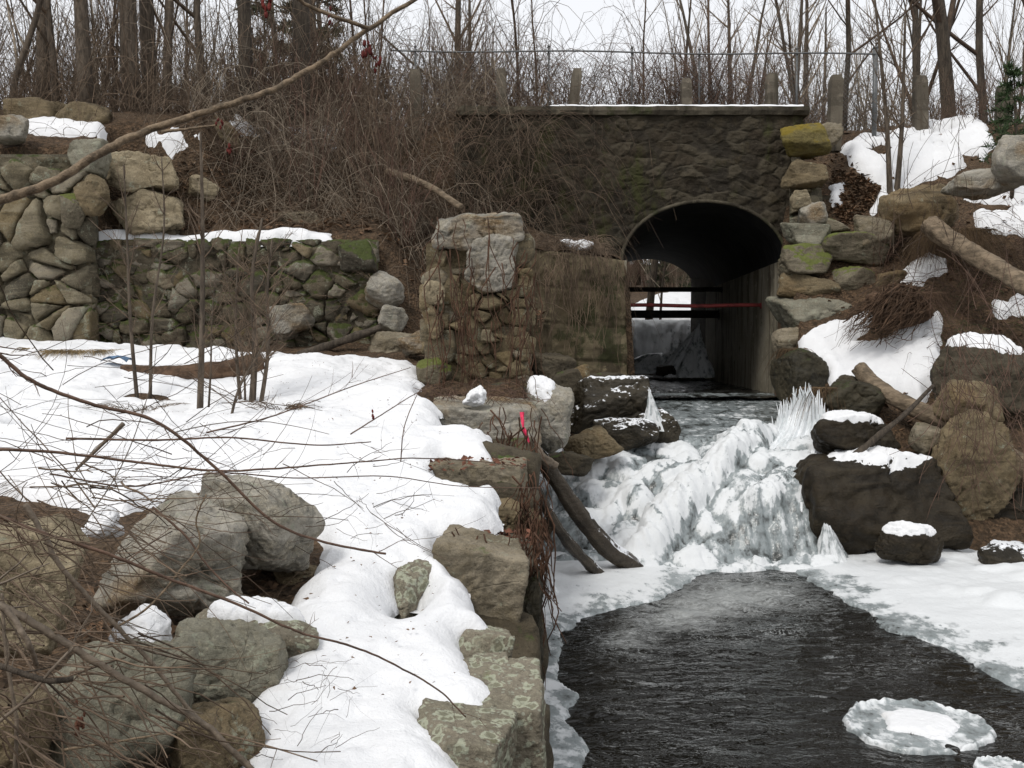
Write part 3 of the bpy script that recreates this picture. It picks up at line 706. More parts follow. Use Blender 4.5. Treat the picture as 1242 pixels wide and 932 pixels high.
dd = np.minimum(np.minimum(Xg - xs[0], xs[-1] - Xg), Yg - 15.0 - .06 * (1 + n2(Xg, Yg * 0, 2.6, 3))) + .05 * n2(Xg, Yg, 3.) * sstep(15.01, 15.09, Yg); tt = .27 * np.sqrt(np.clip(1 - (1 - np.clip(dd / .16, 0, 1)) ** 2, 0, 1)) * (.9 + .4 * n2(Xg, Yg, 1.1, 3)) - .10
mb.add(np.stack([Xg.ravel(), Yg.ravel(), (zt + tt).ravel()], 1), [grid_faces(130, 26)]); mb.build('snow_cap', M['snowclean'], w1)

w2 = empty('fieldstone_wall', (-7.2, 14.5, 0), 'tall dry wall of rounded fieldstones in the far left corner', 'wall')
x0, x1 = -11.5, at(108, 300, 14.6)[0]; zb = -.2
topf = lambda u: (2.92 if u < x1 - x0 - .9 else 2.85)
mb = MB(); rubble(mb, (x0, 14.55, zb), (1, 0, 0), (0, 0, 1), (0, -1, 0), x1 - x0, 3.2, .42, 23, 1.25, .005, .42, jut=.12, p=15, rough=.07, spread=.8, top=topf)
slab_quad(mb, [(x0, 14.75, zb), (x1, 14.75, zb), (x1, 15.1, zb), (x0, 15.1, zb), (x0, 14.75, 2.85), (x1 - .1, 14.75, 2.85), (x1 - .1, 15.1, 2.85), (x0, 15.1, 2.85)])
infill(mb, (x0, 14.70, zb), (1, 0, 0), (0, 0, 1), (0, -1, 0), x1 - x0, 3.0, 4, .07)
mb.build('stonework', M['wall'], w2)

# terrace wall along the stream below the left bank
w3 = empty('retaining_wall', (.1, 8.5, -3), 'dark rubble retaining wall dropping from the snowy bank to the pool', 'wall')
mb = MB(); tw = lambda u: float(I(u, [0, 1.2, 2.4, 4, 6, 8, 9], [1.0, 1.15, 1.35, 1.75, 2.15, 2.4, 2.4]))
rubble(mb, (.12, 4.0, -3.1), (0, 1, 0), (0, 0, 1), (1, 0, 0), 9.2, 2.8, .55, 31, 1.3, .01, .35, jut=.06, top=tw, p=12)
for a in range(9):
    y0, y1 = 4 + a, 5 + a; t0 = -3.1 + tw(a) - .1; t1 = -3.1 + tw(a + 1) - .1
    slab_quad(mb, [(-.6, y0, -3.3), (.02, y0, -3.3), (.02, y1, -3.3), (-.6, y1, -3.3), (-.6, y0, t0), (.02, y0, t0), (.02, y1, t1), (-.6, y1, t1)])
mb.build('stonework', M['terrace'], w3)

# wingwall of the bridge on the right
w4 = empty('wingwall', (5.6, 17.4, -1), 'right wingwall of stacked boulders beside the bridge end', 'wall')
p0 = at(958, 420, 17.6); mb = MB(); wu = np.array([.97, -.24, 0]); wn_ = np.array([-.24, -.97, 0])
rubble(mb, (p0[0], 17.62, -1.1), wu, (0, 0, 1), wn_, 1.05, 5.0, .34, 43, 1.25, .015, .3, jut=.08, p=11, top=lambda u: 4.95 - 1.5 * u - .55 * (u > .5))
slab_quad(mb, [np.array((p0[0], 17.7, -1.2)) + wu * a + wn_ * b + np.array([0, 0, c]) for c in (0, 4.3) for a, b in ((0, 0), (1.0 if c == 0 else .5, 0), (1.0 if c == 0 else .5, -.5), (0, -.5))])
mb.build('stonework', M['wall'], w4)
# ------------------------------------------------------------------ boulders and blocks, each a thing of its own
def rock(name, label, cat, box, Y, m, seed, thick=None, boxy=.6, rot=0., tilt=0., p=22, rough=.055, sub=5, group=None, extra=14, grow=1.04, cap=None, fine=.014):
    x0, y0, x1, y1 = box; c = at((x0 + x1) / 2, (y0 + y1) / 2, Y); sc = Y / F
    w, h = (x1 - x0) * sc * grow, (y1 - y0) * sc * grow; t = thick or math.sqrt(w * h) * 1.05
    c = c + np.array([0, t * .25, 0]); ca, sa = abs(math.cos(rot)), abs(math.sin(rot))
    V, T = rock_geo((w, t, h), seed, boxy, extra, p, rough, sub, fine)
    R = np.array(Matrix.Rotation(rot, 3, 'Z') @ Matrix.Rotation(tilt, 3, 'Y')); V = V @ R.T
    ex = np.ptp(V, axis=0); V = (V - (V.max(0) + V.min(0)) / 2) * np.array([w / ex[0], 1, h / ex[2]])   # the outline fills its box
    foot = np.array([c[0], c[1], c[2] + V[:, 2].min()]); V = V - np.array([0, 0, V[:, 2].min()])
    o = link(name, raw_mesh(name, V, [T]), M[m], None, foot); set_props(o, label, cat, group)
    if cap: snow_on(o, V, T, *cap, seed=seed)
    return o
def snow_on(o, V, T, th=.06, lo=.55, amt=0., region=None, seed=0):
    """snow lying on the upper faces of a rock: the rock's own surface lifted where it is flat enough"""
    n = vnormals(V, T); s = np.ptp(V, axis=0).max()
    u = V - (V.max(0) + V.min(0)) / 2; u = u / (np.ptp(V, axis=0) / 2); uz = u[:, 2] / np.linalg.norm(u, axis=1)
    w = (uz - lo + .12) / .2 + .6 * fbm(V / s * 1.8 + seed, 2) + amt
    if region is not None: w = np.minimum(w, (1 - np.hypot((V[:, 0] - region[0] * s) / (region[2] * s), (V[:, 1] - region[1] * s) / (region[3] * s))) * 3)
    w = np.clip(w, 0, 1); w = np.sqrt(1 - (1 - w) ** 2); L = V + np.array([0, 0, 1.]) * (w * (th + .02) - .02)[:, None] - n * ((1 - w) * .02)[:, None]
    f = T[(w[T] > .0).any(1)]
    if not len(f): return
    used = np.unique(f); mp = np.full(len(V), -1); mp[used] = np.arange(len(used))
    link('snow_cap', raw_mesh('snow_cap', L[used], [mp[f]]), M['snowclean'], o)

B = 'boulder'
# near left
rock(B, 'large rounded grey boulder with an ochre stained face behind the near canes', 'boulder', (108, 608, 288, 762), 5.0, 'grey', 5, .75, .45, .5, .05, 20, .05, extra=16, fine=.02)
rock(B, 'flat topped grey boulder jutting over a dark hollow beside the snow', 'boulder', (226, 576, 386, 712), 5.55, 'grey', 12, .7, .65, -.35, .16, 26)
rock(B, 'small brown rock deep in the hollow under the jutting boulder', 'rock', (325, 684, 402, 752), 5.75, 'brown', 9, .4, .5, .3)
rock(B, 'mottled grey-green boulder under a round pillow of snow', 'boulder', (178, 764, 338, 892), 4.15, 'greygreen', 21, .5, .5, .4, .1, 20, fine=.02)
rock(B, 'low lichen covered slab with a strip of snow lying along it', 'boulder', (214, 742, 392, 838), 4.6, 'lichen', 8, .5, .6, -.35, .22, 22, cap=(.05, .62, -.1, (.02, -.05, .36, .13)))
rock(B, 'smooth tan boulder at the left edge behind the bramble tangle', 'boulder', (-40, 640, 98, 812), 4.1, 'tan', 14, .5, .7, .2, .05, 26)
rock(B, 'broad brown boulder at the bottom left covered by bare canes', 'boulder', (10, 800, 215, 960), 3.45, 'greygreen', 17, .55, .5, .3, .12, 20)
rock(B, 'angular brown rock wedged beneath the mottled boulder', 'rock', (190, 862, 312, 970), 3.6, 'brown', 19, .4, .6, .5)
rock(B, 'dark rock sunk among dead leaves in the bottom left corner', 'rock', (-60, 850, 40, 980), 3.2, 'brown', 22, .4, .6)
rock('rock', 'lichen spotted stone poking through the snow beside the vine hung block', 'rock', (464, 690, 526, 790), 5.6, 'lichen', 15, .42, .75, -.25, .25, 24)
# blocks along the terrace edge, near to far
K = 'stone_block'
rock(K, 'big nearest block with lichen rosettes at the pool corner', 'stone block', (505, 834, 664, 985), 4.2, 'lichen', 27, .66, .98, .04, -.02, 34, .028, extra=3)
rock(K, 'low lichen covered slab at the bottom edge under melting snow', 'stone block', (500, 882, 628, 1010), 3.75, 'lichen', 33, .45, .97, -.2, .1, 34, .028, extra=3)
rock(K, 'small mossy block stepping up behind the nearest block', 'stone block', (558, 802, 622, 860), 4.55, 'lichen', 29, .3, .97, 0, 0, 34, .028, extra=3)
rock(K, 'mossy green block between the small step and the tall block', 'stone block', (556, 768, 624, 832), 4.85, 'lichen', 30, .35, .97, .1, 0, 34, .028, extra=3)
rock(K, 'tall vine hung block standing upright at the terrace edge', 'stone block', (526, 652, 640, 782), 5.95, 'dull', 36, .6, .98, .05, .02, 34, .028, extra=3)
rock(K, 'dark mossy stone overhanging the icy edge below the tall block', 'stone block', (618, 700, 660, 845), 6.1, 'darkmoss', 37, .6, .5)
rock(K, 'middle block with leaf litter on its top between snow ledges', 'stone block', (514, 560, 640, 640), 8.2, 'dull', 38, .6, .98, .06, .0, 34, .028, extra=3)
rock(K, 'long pale block at the foot of the stone pillar', 'stone block', (522, 484, 655, 566), 10.5, 'grey', 41, .8, .97, .06, 0, 34, .028, extra=3)
rock(K, 'brown block buried in vines below the pink ribbon', 'stone block', (575, 600, 658, 668), 8.0, 'brown', 42, .6, .8, .1, 0, 16, .05)
rock(K, 'narrow dark block under the long pale block', 'stone block', (565, 545, 650, 612), 9.6, 'brown', 44, .6, .85, .1, 0, 16, .05)
rock(B, 'round grey boulder with a patch of snow right of the pillar foot', 'boulder', (638, 462, 696, 552), 11.0, 'grey', 45, .7, .4, .2, .1, 18, cap=(.04, .6, -.1, (-.2, 0, .3, .4)))
# rocks in the stream under the abutment
rock(B, 'dark boulder glazed with ice in front of the culvert mouth', 'boulder', (690, 457, 792, 528), 14.3, 'icydark', 51, .9, .55, .3, -.15, 22)
rock(B, 'long brown rock lying low in the stream by the icy logs', 'rock', (684, 518, 756, 560), 13.2, 'brown', 52, .6, .6, .2, -.2)
rock(B, 'small dark rock with a snowy lip in the stream', 'rock', (722, 508, 800, 548), 13.7, 'icydark', 53, .5, .5)
rock(B, 'rounded black rock next to the ice dome', 'rock', (772, 496, 826, 540), 14.0, 'icydark', 54, .5, .4)
rock(B, 'dark rock in the shadow under the abutment', 'rock', (640, 428, 700, 486), 15.3, 'terrace', 55, .6, .6)
rock(B, 'small tan stone fallen at the foot of the abutment', 'rock', (692, 442, 716, 464), 15.2, 'brown', 56, .25, .4, sub=4)
rock(B, 'flat dark stone at the foot of the abutment', 'rock', (700, 452, 765, 492), 15.4, 'terrace', 57, .6, .6, sub=4)
rock(B, 'dark round stone wedged behind the snow patched boulder', 'rock', (668, 448, 708, 490), 14.9, 'terrace', 257, .6, .4, sub=4)
rock(B, 'brown stone between the glazed boulder and the abutment', 'rock', (712, 470, 750, 496), 14.9, 'brown', 258, .5, .5, sub=4)
rock(B, 'narrow dark stone under the brown stream rock', 'rock', (650, 548, 720, 580), 12.6, 'terrace', 58, .6, .6, sub=4)
rock(B, 'black stone lying in front of the far ice mound inside the culvert', 'rock', (796, 443, 822, 456), 25.5, 'dark', 59, .4, .5, sub=4)
# broken right end of the low wall
g = None
rock(B, 'pale rounded boulder at the broken end of the low wall', 'boulder', (440, 328, 488, 376), 14.75, 'grey', 61, .6, .4, .3, sub=4)
rock(B, 'pale tilted stone leaning below the broken wall end', 'rock', (458, 370, 494, 404), 14.6, 'grey', 62, .4, .6, .3, .3, sub=4)
rock(B, 'wide grey stone half sunk between the low wall and the pillar', 'rock', (446, 402, 512, 446), 14.3, 'dull', 63, .6, .5, sub=4)
rock(B, 'flat grey stone at the left foot of the pillar', 'rock', (482, 398, 532, 432), 13.3, 'grey', 64, .4, .7, .3, -.1, sub=4)
rock(B, 'whitish stone jutting out of the low wall', 'rock', (322, 368, 378, 406), 14.62, 'grey', 65, .5, .6, .2, -.2, sub=4)
rock(B, 'mossy stone on the right end of the low wall top', 'rock', (408, 290, 456, 330), 14.75, 'mosswall', 66, .5, .6, sub=4)
rock(B, 'dark mossy boulder under the grass at the right foot of the culvert', 'boulder', (944, 424, 1006, 520), 15.1, 'darkmoss', 301, .8, .6)
# big boulders set above the low wall, left
rock(B, 'big pale angular boulder on top of the stack left of the brush', 'boulder', (124, 182, 214, 234), 15.2, 'tan', 71, .9, .6, .2, .12, 22)
rock(B, 'wide tan boulder under the big pale one', 'boulder', (122, 229, 222, 286), 15.15, 'tan', 72, .9, .65, -.1, .06, 22)
rock(B, 'squarish grey boulder left of the big pale one', 'boulder', (80, 168, 126, 214), 14.6, 'greygreen', 73, .6, .6, sub=4)
rock(B, 'ochre brown boulder at the right end of the fieldstone wall', 'boulder', (84, 210, 128, 260), 14.4, 'brown', 74, .6, .5, sub=4)
rock(B, 'green tinged stone below the ochre boulder', 'boulder', (72, 232, 100, 275), 14.3, 'mossy', 75, .4, .5, sub=4)
rock(B, 'tan pointed stone in the brush right of the boulder stack', 'rock', (226, 212, 264, 244), 15.9, 'tan', 76, .4, .6, .5, .4, sub=4)
rock(B, 'long brown boulder on the crest among the left trunks', 'boulder', (5, 118, 70, 162), 16.2, 'brown', 77, .8, .6, sub=4)
rock(B, 'brown boulder on the crest beside the leaning trunk', 'boulder', (62, 122, 132, 164), 16.3, 'brown', 78, .8, .6, sub=4)
rock(B, 'grey boulder capping the far left end of the wall', 'boulder', (-20, 138, 28, 172), 14.8, 'grey', 79, .7, .6, sub=4)
rock(B, 'brown boulder on the crest above the pale boulder', 'boulder', (200, 137, 285, 185), 17.0, 'brown', 80, .9, .6, sub=4)
rock(B, 'half buried stone on the slope above the snow topped wall', 'rock', (335, 255, 400, 284), 16.2, 'dull', 81, .6, .6, sub=4)
rock(B, 'small flat stone above the left end of the snow topped wall', 'rock', (160, 276, 215, 296), 15.3, 'dull', 82, .5, .7, sub=4)
# right bank
rock(B, 'biggest black wet boulder at the right edge of the frozen fall', 'boulder', (972, 550, 1172, 692), 12.25, 'dark', 95, 1.5, .8, .10, -.10, 22, .05, extra=7, cap=(.03, .80, -.55))
rock(B, 'dark rounded boulder with snow on its top above the biggest black one', 'boulder', (986, 504, 1098, 562), 13.0, 'dark', 92, .9, .4, .1, .05, 20, cap=(.05, .7, -.1))
rock(B, 'upright ochre brown boulder right of the black boulders', 'boulder', (1136, 500, 1240, 640), 12.8, 'brown', 93, .9, .6, .3, .1, 22, fine=.03)
rock(B, 'large grey-brown boulder with a snow cap at the right edge', 'boulder', (1140, 408, 1262, 512), 13.9, 'terrace', 94, 1.1, .5, .2, .05, 22, cap=(.05, .72, -.15))
rock(B, 'tan ledge stone under the snow capped boulder', 'boulder', (1140, 462, 1222, 524), 13.4, 'brown', 95, .7, .6, .2, sub=4)
rock(B, 'small dark stone with a white snow rim on the ice shelf', 'rock', (1070, 636, 1150, 686), 11.5, 'dark', 96, .55, .5, .1, .1, 21, cap=(.03, .55, -.25))
rock(B, 'black jagged stone with icy edges at the right edge of the ice', 'rock', (1192, 660, 1270, 712), 11.6, 'icydark', 97, .6, .6, .3, sub=4)
rock(B, 'black wet boulder in the shade behind the right edge of the ice', 'boulder', (1150, 588, 1275, 690), 13.0, 'dark', 98, .9, .6)
rock(B, 'dark mossy stone under the edge of the snow apron', 'rock', (998, 462, 1075, 520), 14.1, 'darkmoss', 99, .7, .5)
rock(B, 'small greenish stone by the end of the upper log', 'rock', (1108, 514, 1148, 552), 13.3, 'dull', 100, .4, .5, sub=4)
rock(B, 'brown stone under the yellow moss block', 'rock', (1010, 455, 1050, 485), 14.5, 'terrace', 101, .5, .5, sub=4)
rock(B, 'large grey boulder at the right edge of the upper slope', 'boulder', (1208, 160, 1275, 222), 14.9, 'grey', 102, 1.0, .5, sub=4)
rock(B, 'flat grey stone half under the upper snow slope', 'boulder', (1160, 200, 1250, 238), 15.6, 'grey', 103, .9, .6, -.1, -.1, sub=4)
rock(B, 'brown ledge under the lower edge of the upper snow slope', 'boulder', (1075, 222, 1168, 282), 16.6, 'brown', 104, .9, .6, sub=4)
for k, (bx, Y, m, lab) in enumerate([
    ((950, 150, 1004, 186), 17.35, 'yellowmoss', 'yellow moss covered block at the top right corner of the bridge'),
    ((952, 296, 1016, 336), 16.75, 'mossy', 'long green mossed block beside the culvert arch'),
    ((1014, 325, 1068, 364), 16.6, 'mossy', 'pointed stone with a bright green mossy top'),
    ((950, 330, 1014, 366), 16.6, 'brown', 'brown squared block below the long green mossed block'),
    ((944, 360, 1028, 402), 16.4, 'greygreen', 'dark lichen flecked block low in the wingwall'),
    ((944, 398, 992, 430), 16.2, 'dull', 'small block at the foot of the wingwall'),
    ((1040, 262, 1088, 302), 16.7, 'dull', 'flat topped stone at the bottom of the leaf gully'),
    ((1000, 284, 1080, 322), 16.75, 'mossy', 'mossy stone under the leaf gully'),
    ((962, 232, 986, 252), 17.0, 'tan', 'round cobble beside the bridge end'),
    ((972, 246, 1002, 276), 17.0, 'grey', 'whitish stone in the wingwall under the round cobble'),
    ((956, 268, 1008, 300), 16.95, 'greygreen', 'grey lichen flecked block above the long green block'),
    ((1058, 330, 1100, 366), 16.6, 'brown', 'brown stone beside the pointed mossy stone'),
    ((1058, 382, 1096, 408), 15.9, 'darkmoss', 'dark stone behind the snow apron'),
    ((984, 150, 1022, 190), 17.7, 'dull', 'block at the top of the wingwall by the fence'),
    ((955, 196, 1000, 226), 17.3, 'brown', 'brown block under the yellow moss block')]):
    rock('wall_stone' if k not in (8,) else 'cobble', lab, 'stone', bx, Y, m, 120 + k, None, .75, .1 * (k % 3 - 1), .06 * (k % 4 - 1.5), 15, .05, 4, extra=7, grow=1.12)

# ------------------------------------------------------------------ the stone pillar
pl = empty('stone_pillar', at(575, 492, 12.3), 'ragged freestanding stone pillar with hanging vines beside the stream', 'pillar')
def prock(name, box, Y, m, seed, thick, label=None, **k):
    o = rock(name, None, None, box, Y, m, seed, thick, **k); o.location = o.location - pl.location; o.parent = pl
    if label: o['label'] = label
mb = MB(); pa = at(512, 492, 12.0); pb = at(640, 492, 12.0); wp = pb[0] - pa[0]; zb = z(500, 12.0); hp = z(285, 12.0) - zb
lf = lambda v: float(I(v, [0, .4, .8, 1.3, 1.8, 2.3], [-.02, .02, .03, .03, .16, .2]))
rubble(mb, (pa[0], 12.02, zb), (1, 0, 0), (0, 0, 1), (0, -1, 0), wp, hp, .21, 52, 1.3, .002, .3, jut=.13, p=13, rough=.06, mask=lambda u, v: u > lf(v))
rubble(mb, (pb[0] - .02, 11.95, zb), (0, 1, 0), (0, 0, 1), (1, 0, 0), 1.0, hp, .24, 53, 1.3, .006, .3, jut=.10, p=13, rough=.06)
rubble(mb, (pa[0] + .06, 12.95, zb), (0, -1, 0), (0, 0, 1), (-1, 0, 0), 1.0, hp, .30, 54, 1.3, .006, .3, jut=.08, p=13, rough=.06, mask=lambda u, v: v < 1.5)
def prism(mb, x0, x1, y0, y1, z0, z1): slab_quad(mb, [(x0, y0, z0), (x1, y0, z0), (x1, y1, z0), (x0, y1, z0), (x0, y0, z1), (x1, y0, z1), (x1, y1, z1), (x0, y1, z1)])
infill(mb, (pa[0] + .05, 12.05, zb), (1, 0, 0), (0, 0, 1), (0, -1, 0), wp - .1, hp - .1, 5)
prism(mb, pa[0] + .1, pb[0] - .1, 12.16, 12.9, zb, zb + 1.4); prism(mb, pa[0] + .3, pb[0] - .1, 12.16, 12.9, zb + 1.4, zb + hp - .1)
mb.build('core', M['pillar'], pl)
prock('cap_stone', (526, 252, 634, 304), 11.95, 'grey', 141, .9, 'long pale capstone', boxy=.8, rot=.05, tilt=-.06, p=18, extra=6)
prock('face_stone', (564, 286, 628, 354), 11.85, 'grey', 142, .45, 'large smooth blue-grey stone', boxy=.75, rot=.1, tilt=.12, p=16, extra=6)
prock('face_stone', (512, 340, 540, 372), 11.85, 'tan', 145, .4, boxy=.7, sub=4)
prock('face_stone', (512, 366, 538, 412), 11.88, 'brown', 146, .4, boxy=.7, sub=4)
prock('face_stone', (505, 432, 548, 480), 11.85, 'mossy', 150, .4, boxy=.6, sub=4)
prock('face_stone', (583, 400, 600, 416), 11.85, 'tan', 151, .2, boxy=.6, sub=4)
prock('foot_stone', (494, 470, 545, 500), 11.75, 'mossy', 152, .4, 'moss covered foot stone', boxy=.6, sub=4)
# ------------------------------------------------------------------ water and ice
ZW = -2.70
def ZI(x, y):
    x, y = np.broadcast_arrays(np.asarray(x, float), np.asarray(y, float))
    a = I(y, [11.2, 11.82, 12.0, 12.18, 12.42, 13.2, 14.5, 16.2, 18, 18.6], [-2.80, -2.71, -2.55, -2.2, -1.90, -1.58, -1.30, -1.10, -.86, -.95])
    b = I(y, [11.2, 11.75, 12.3, 13.3, 14.5, 16.2, 18, 18.6], [-2.80, -2.71, -2.33, -1.72, -1.36, -1.10, -.86, -.95])
    k = sstep(2.5, 3.1, x); s = I(x, [.2, 1.0, 1.6, 2.4], [.5, .3, .08, 0.])     # steep curtain on the right, long tongue on the left
    return a * k + b * (1 - k) - s * .5 * sstep(11.8, 12.3, y) * (1 - sstep(13.2, 14.2, y))
def build_cascade():
    st = .018; xs = np.arange(.15, 5.3, st); ys = np.arange(11.3, 18.5, st); X, Y = np.meshgrid(xs, ys)
    W1, W2 = n2(X, Y, 1.1, 3, 3.), n2(X, Y, 1.1, 3, 7.)
    steep = sstep(11.85, 12.0, Y) * (1 - sstep(12.3, 12.5, Y)) * sstep(2.4, 3.0, X); flat = sstep(13.9, 14.6, Y + .3 * W1)
    Z = ZI(X + .05 * W1, Y + .06 * W2).copy(); base = Z.copy(); lump = 1 - flat; g0 = lambda px, py: hit(px, py, ZI, 11.3, 18.4)
    add = np.zeros(X.shape); white = np.zeros(X.shape); glass = np.full(X.shape, .36)  # grey level: glassy ice plus shading contrast painted into the colour
    # domes of frozen spray: a few wide, many small, their feet meeting in creases of grey glass and painted shade
    for sc, amp, sd in ((1.9, .17, 5), (3.6, .08, 7)):
        f1, f2, idn = worley((X + .10 * W1) * sc * .85, (Y + .10 * W2) * sc, sd); k = np.sqrt(np.clip(1 - (f1 / .68) ** 2, 0, 1)) * (.25 + idn)
        add += amp * k * (1 - steep); white += .45 * k * sstep(.35, .7, idn); glass += .55 * (f1 > .42) * (1 - sstep(.0, .22, f2 - f1)) * .5
    def dome(px, py, rx, ry, h, w=.4):
        nonlocal add, white
        g = g0(px, py); k = np.sqrt(np.clip(1 - ((X - g[0]) / rx) ** 2 - ((Y - g[1]) / ry) ** 2, 0, 1)); add = np.maximum(add, h * k) + .15 * h * k; white = white + w * k
    for d in [(838, 526, .40, .50, .24, .2), (772, 612, .26, .25, .22), (752, 566, .24, .26, .20), (716, 600, .22, .25, .16), (960, 562, .30, .40, .16), (735, 540, .26, .4, .14), (700, 645, .2, .22, .16), (800, 548, .2, .25, .12), (1000, 580, .3, .3, .12)]: dome(*d)
    def ridge(pts, wd, h, seed):
        nonlocal add, white, glass
        P = spline([g0(*p)[:2] for p in pts], 60); d = np.full(X.shape, 9.); side = np.zeros(X.shape); along = np.zeros(X.shape)
        for i, p in enumerate(P):
            q = np.hypot(X - p[0], Y - p[1]); t = P[min(i + 1, 59)] - P[max(i - 1, 0)]; t = t / np.linalg.norm(t); c = (X - p[0]) * t[1] - (Y - p[1]) * t[0]
            m = q < d; d = np.where(m, q, d); side = np.where(m, c, side); along = np.where(m, i / 60., along)
        dd = d * (1 + .25 * n2(X, Y, 3.5, 3, seed)); k = np.sqrt(np.clip(1 - (dd / wd) ** 2, 0, 1)); sc = .5 + .5 * np.sin(along * 85 + 5 * n2(X, Y, 2.5, 2, seed) + side * 16)
        add = np.maximum(add, h * k * (1 + .10 * sc + .15 * n2(X, Y, 3., 3, seed))); white = white + .55 * (k > .05) * (1 - .75 * (sc > .78) * sstep(.0, .4, k))
        glass = glass + .75 * np.exp(-((d - wd * 1.02) / .06) ** 2) * (side * 1. < 0)  # shaded flank of the ridge, painted dark on one side
    ridge([(932, 526), (884, 560), (840, 606), (800, 650), (776, 694)], .27, .38, 2.)
    ridge([(1000, 566), (955, 585), (922, 606)], .20, .16, 4.)
    ridge([(838, 560), (775, 588), (735, 640), (722, 672)], .16, .16, 6.)
    lump = lump * sstep(11.45, 11.95, Y); Z = Z + lump * add - .05 * lump
    # overlapping small lips with the shade beneath painted into the ice colour, hung rods on the steep front
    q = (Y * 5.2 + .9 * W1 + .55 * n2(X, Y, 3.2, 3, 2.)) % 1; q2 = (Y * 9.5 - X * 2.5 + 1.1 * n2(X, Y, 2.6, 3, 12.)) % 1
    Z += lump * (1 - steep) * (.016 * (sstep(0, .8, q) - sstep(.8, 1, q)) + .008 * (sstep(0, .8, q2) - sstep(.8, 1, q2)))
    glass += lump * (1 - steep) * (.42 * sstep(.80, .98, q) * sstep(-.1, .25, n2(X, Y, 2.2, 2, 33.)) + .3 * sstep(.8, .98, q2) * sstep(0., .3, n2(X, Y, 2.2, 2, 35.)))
    rods = 1 - np.abs(n2(X * 5.5 + .3 * n2(X, Z, 2.), Z * .25, 1., 2, 6.)) * 2
    Z += steep * (.05 * rods + .03 * n2(X, Y, 6., 3, 5.)); glass += steep * (.25 + .55 * n2(X * 2.6, Z * .5, 1., 3, 8.) - .25 * (rods > .75))
    sm = .012 * n2(X, Y, 8., 3, 4.) + .005 * n2(X, Y, 24., 2, 4.); Z += sm * lump + .010 * n2(X, Y, 3., 3, 6.) + .004 * n2(X, Y, 12., 2, 6.)
    glass += flat * (.46 + .22 * n2(X, Y * .7, 1.0, 4, 9.)) + sstep(17.2, 18.1, Y + .4 * n2(X, Y, 2.)) * .5
    glass += lump * (np.clip(n2(X, Y, 1.5, 4, 15.) - .12, 0, 1) * 1.5 + sstep(1.3, .6, X) * sstep(13.6, 12.9, Y) * .5) + lump * sstep(.12, .0, add) * .30 - white * lump  # hollows darkened: glassy patches plus painted shade
    glass = np.maximum(glass, sstep(1.15, .75, X + .25 * n2(X, Y, 2.5, 3, 51.)) * sstep(13.3, 12.9, Y) * sstep(11.7, 12.0, Y) * (.95 + .5 * n2(X * 4, Y, 1., 3, 52.)))  # dark hollow with falling water at the left, painted into the ice
    keep = (X > I(Y, [13, 14.2, 15., 16, 18], [.15, .5, 1.45, 1.9, 2.0]) - .05) & (X < I(Y, [11.3, 12., 13, 14, 15, 18], [3.95, 3.95, 4.25, 4.7, 5.2, 5.3])) & (Z > -2.78)
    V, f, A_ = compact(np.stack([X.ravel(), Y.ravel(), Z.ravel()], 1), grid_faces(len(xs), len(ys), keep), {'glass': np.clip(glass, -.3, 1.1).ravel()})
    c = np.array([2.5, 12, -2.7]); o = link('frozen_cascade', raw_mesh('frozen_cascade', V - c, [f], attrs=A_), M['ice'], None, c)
    set_props(o, 'frozen white cascade of lumpy ice spilling from the culvert to the pool', 'ice', kind='structure')
build_cascade()
def wpoly(pts, zz): 
    out = []
    for p in pts:
        d = ray(*p); out.append((d * (zz / d[2]))[:2])
    return np.array(out)
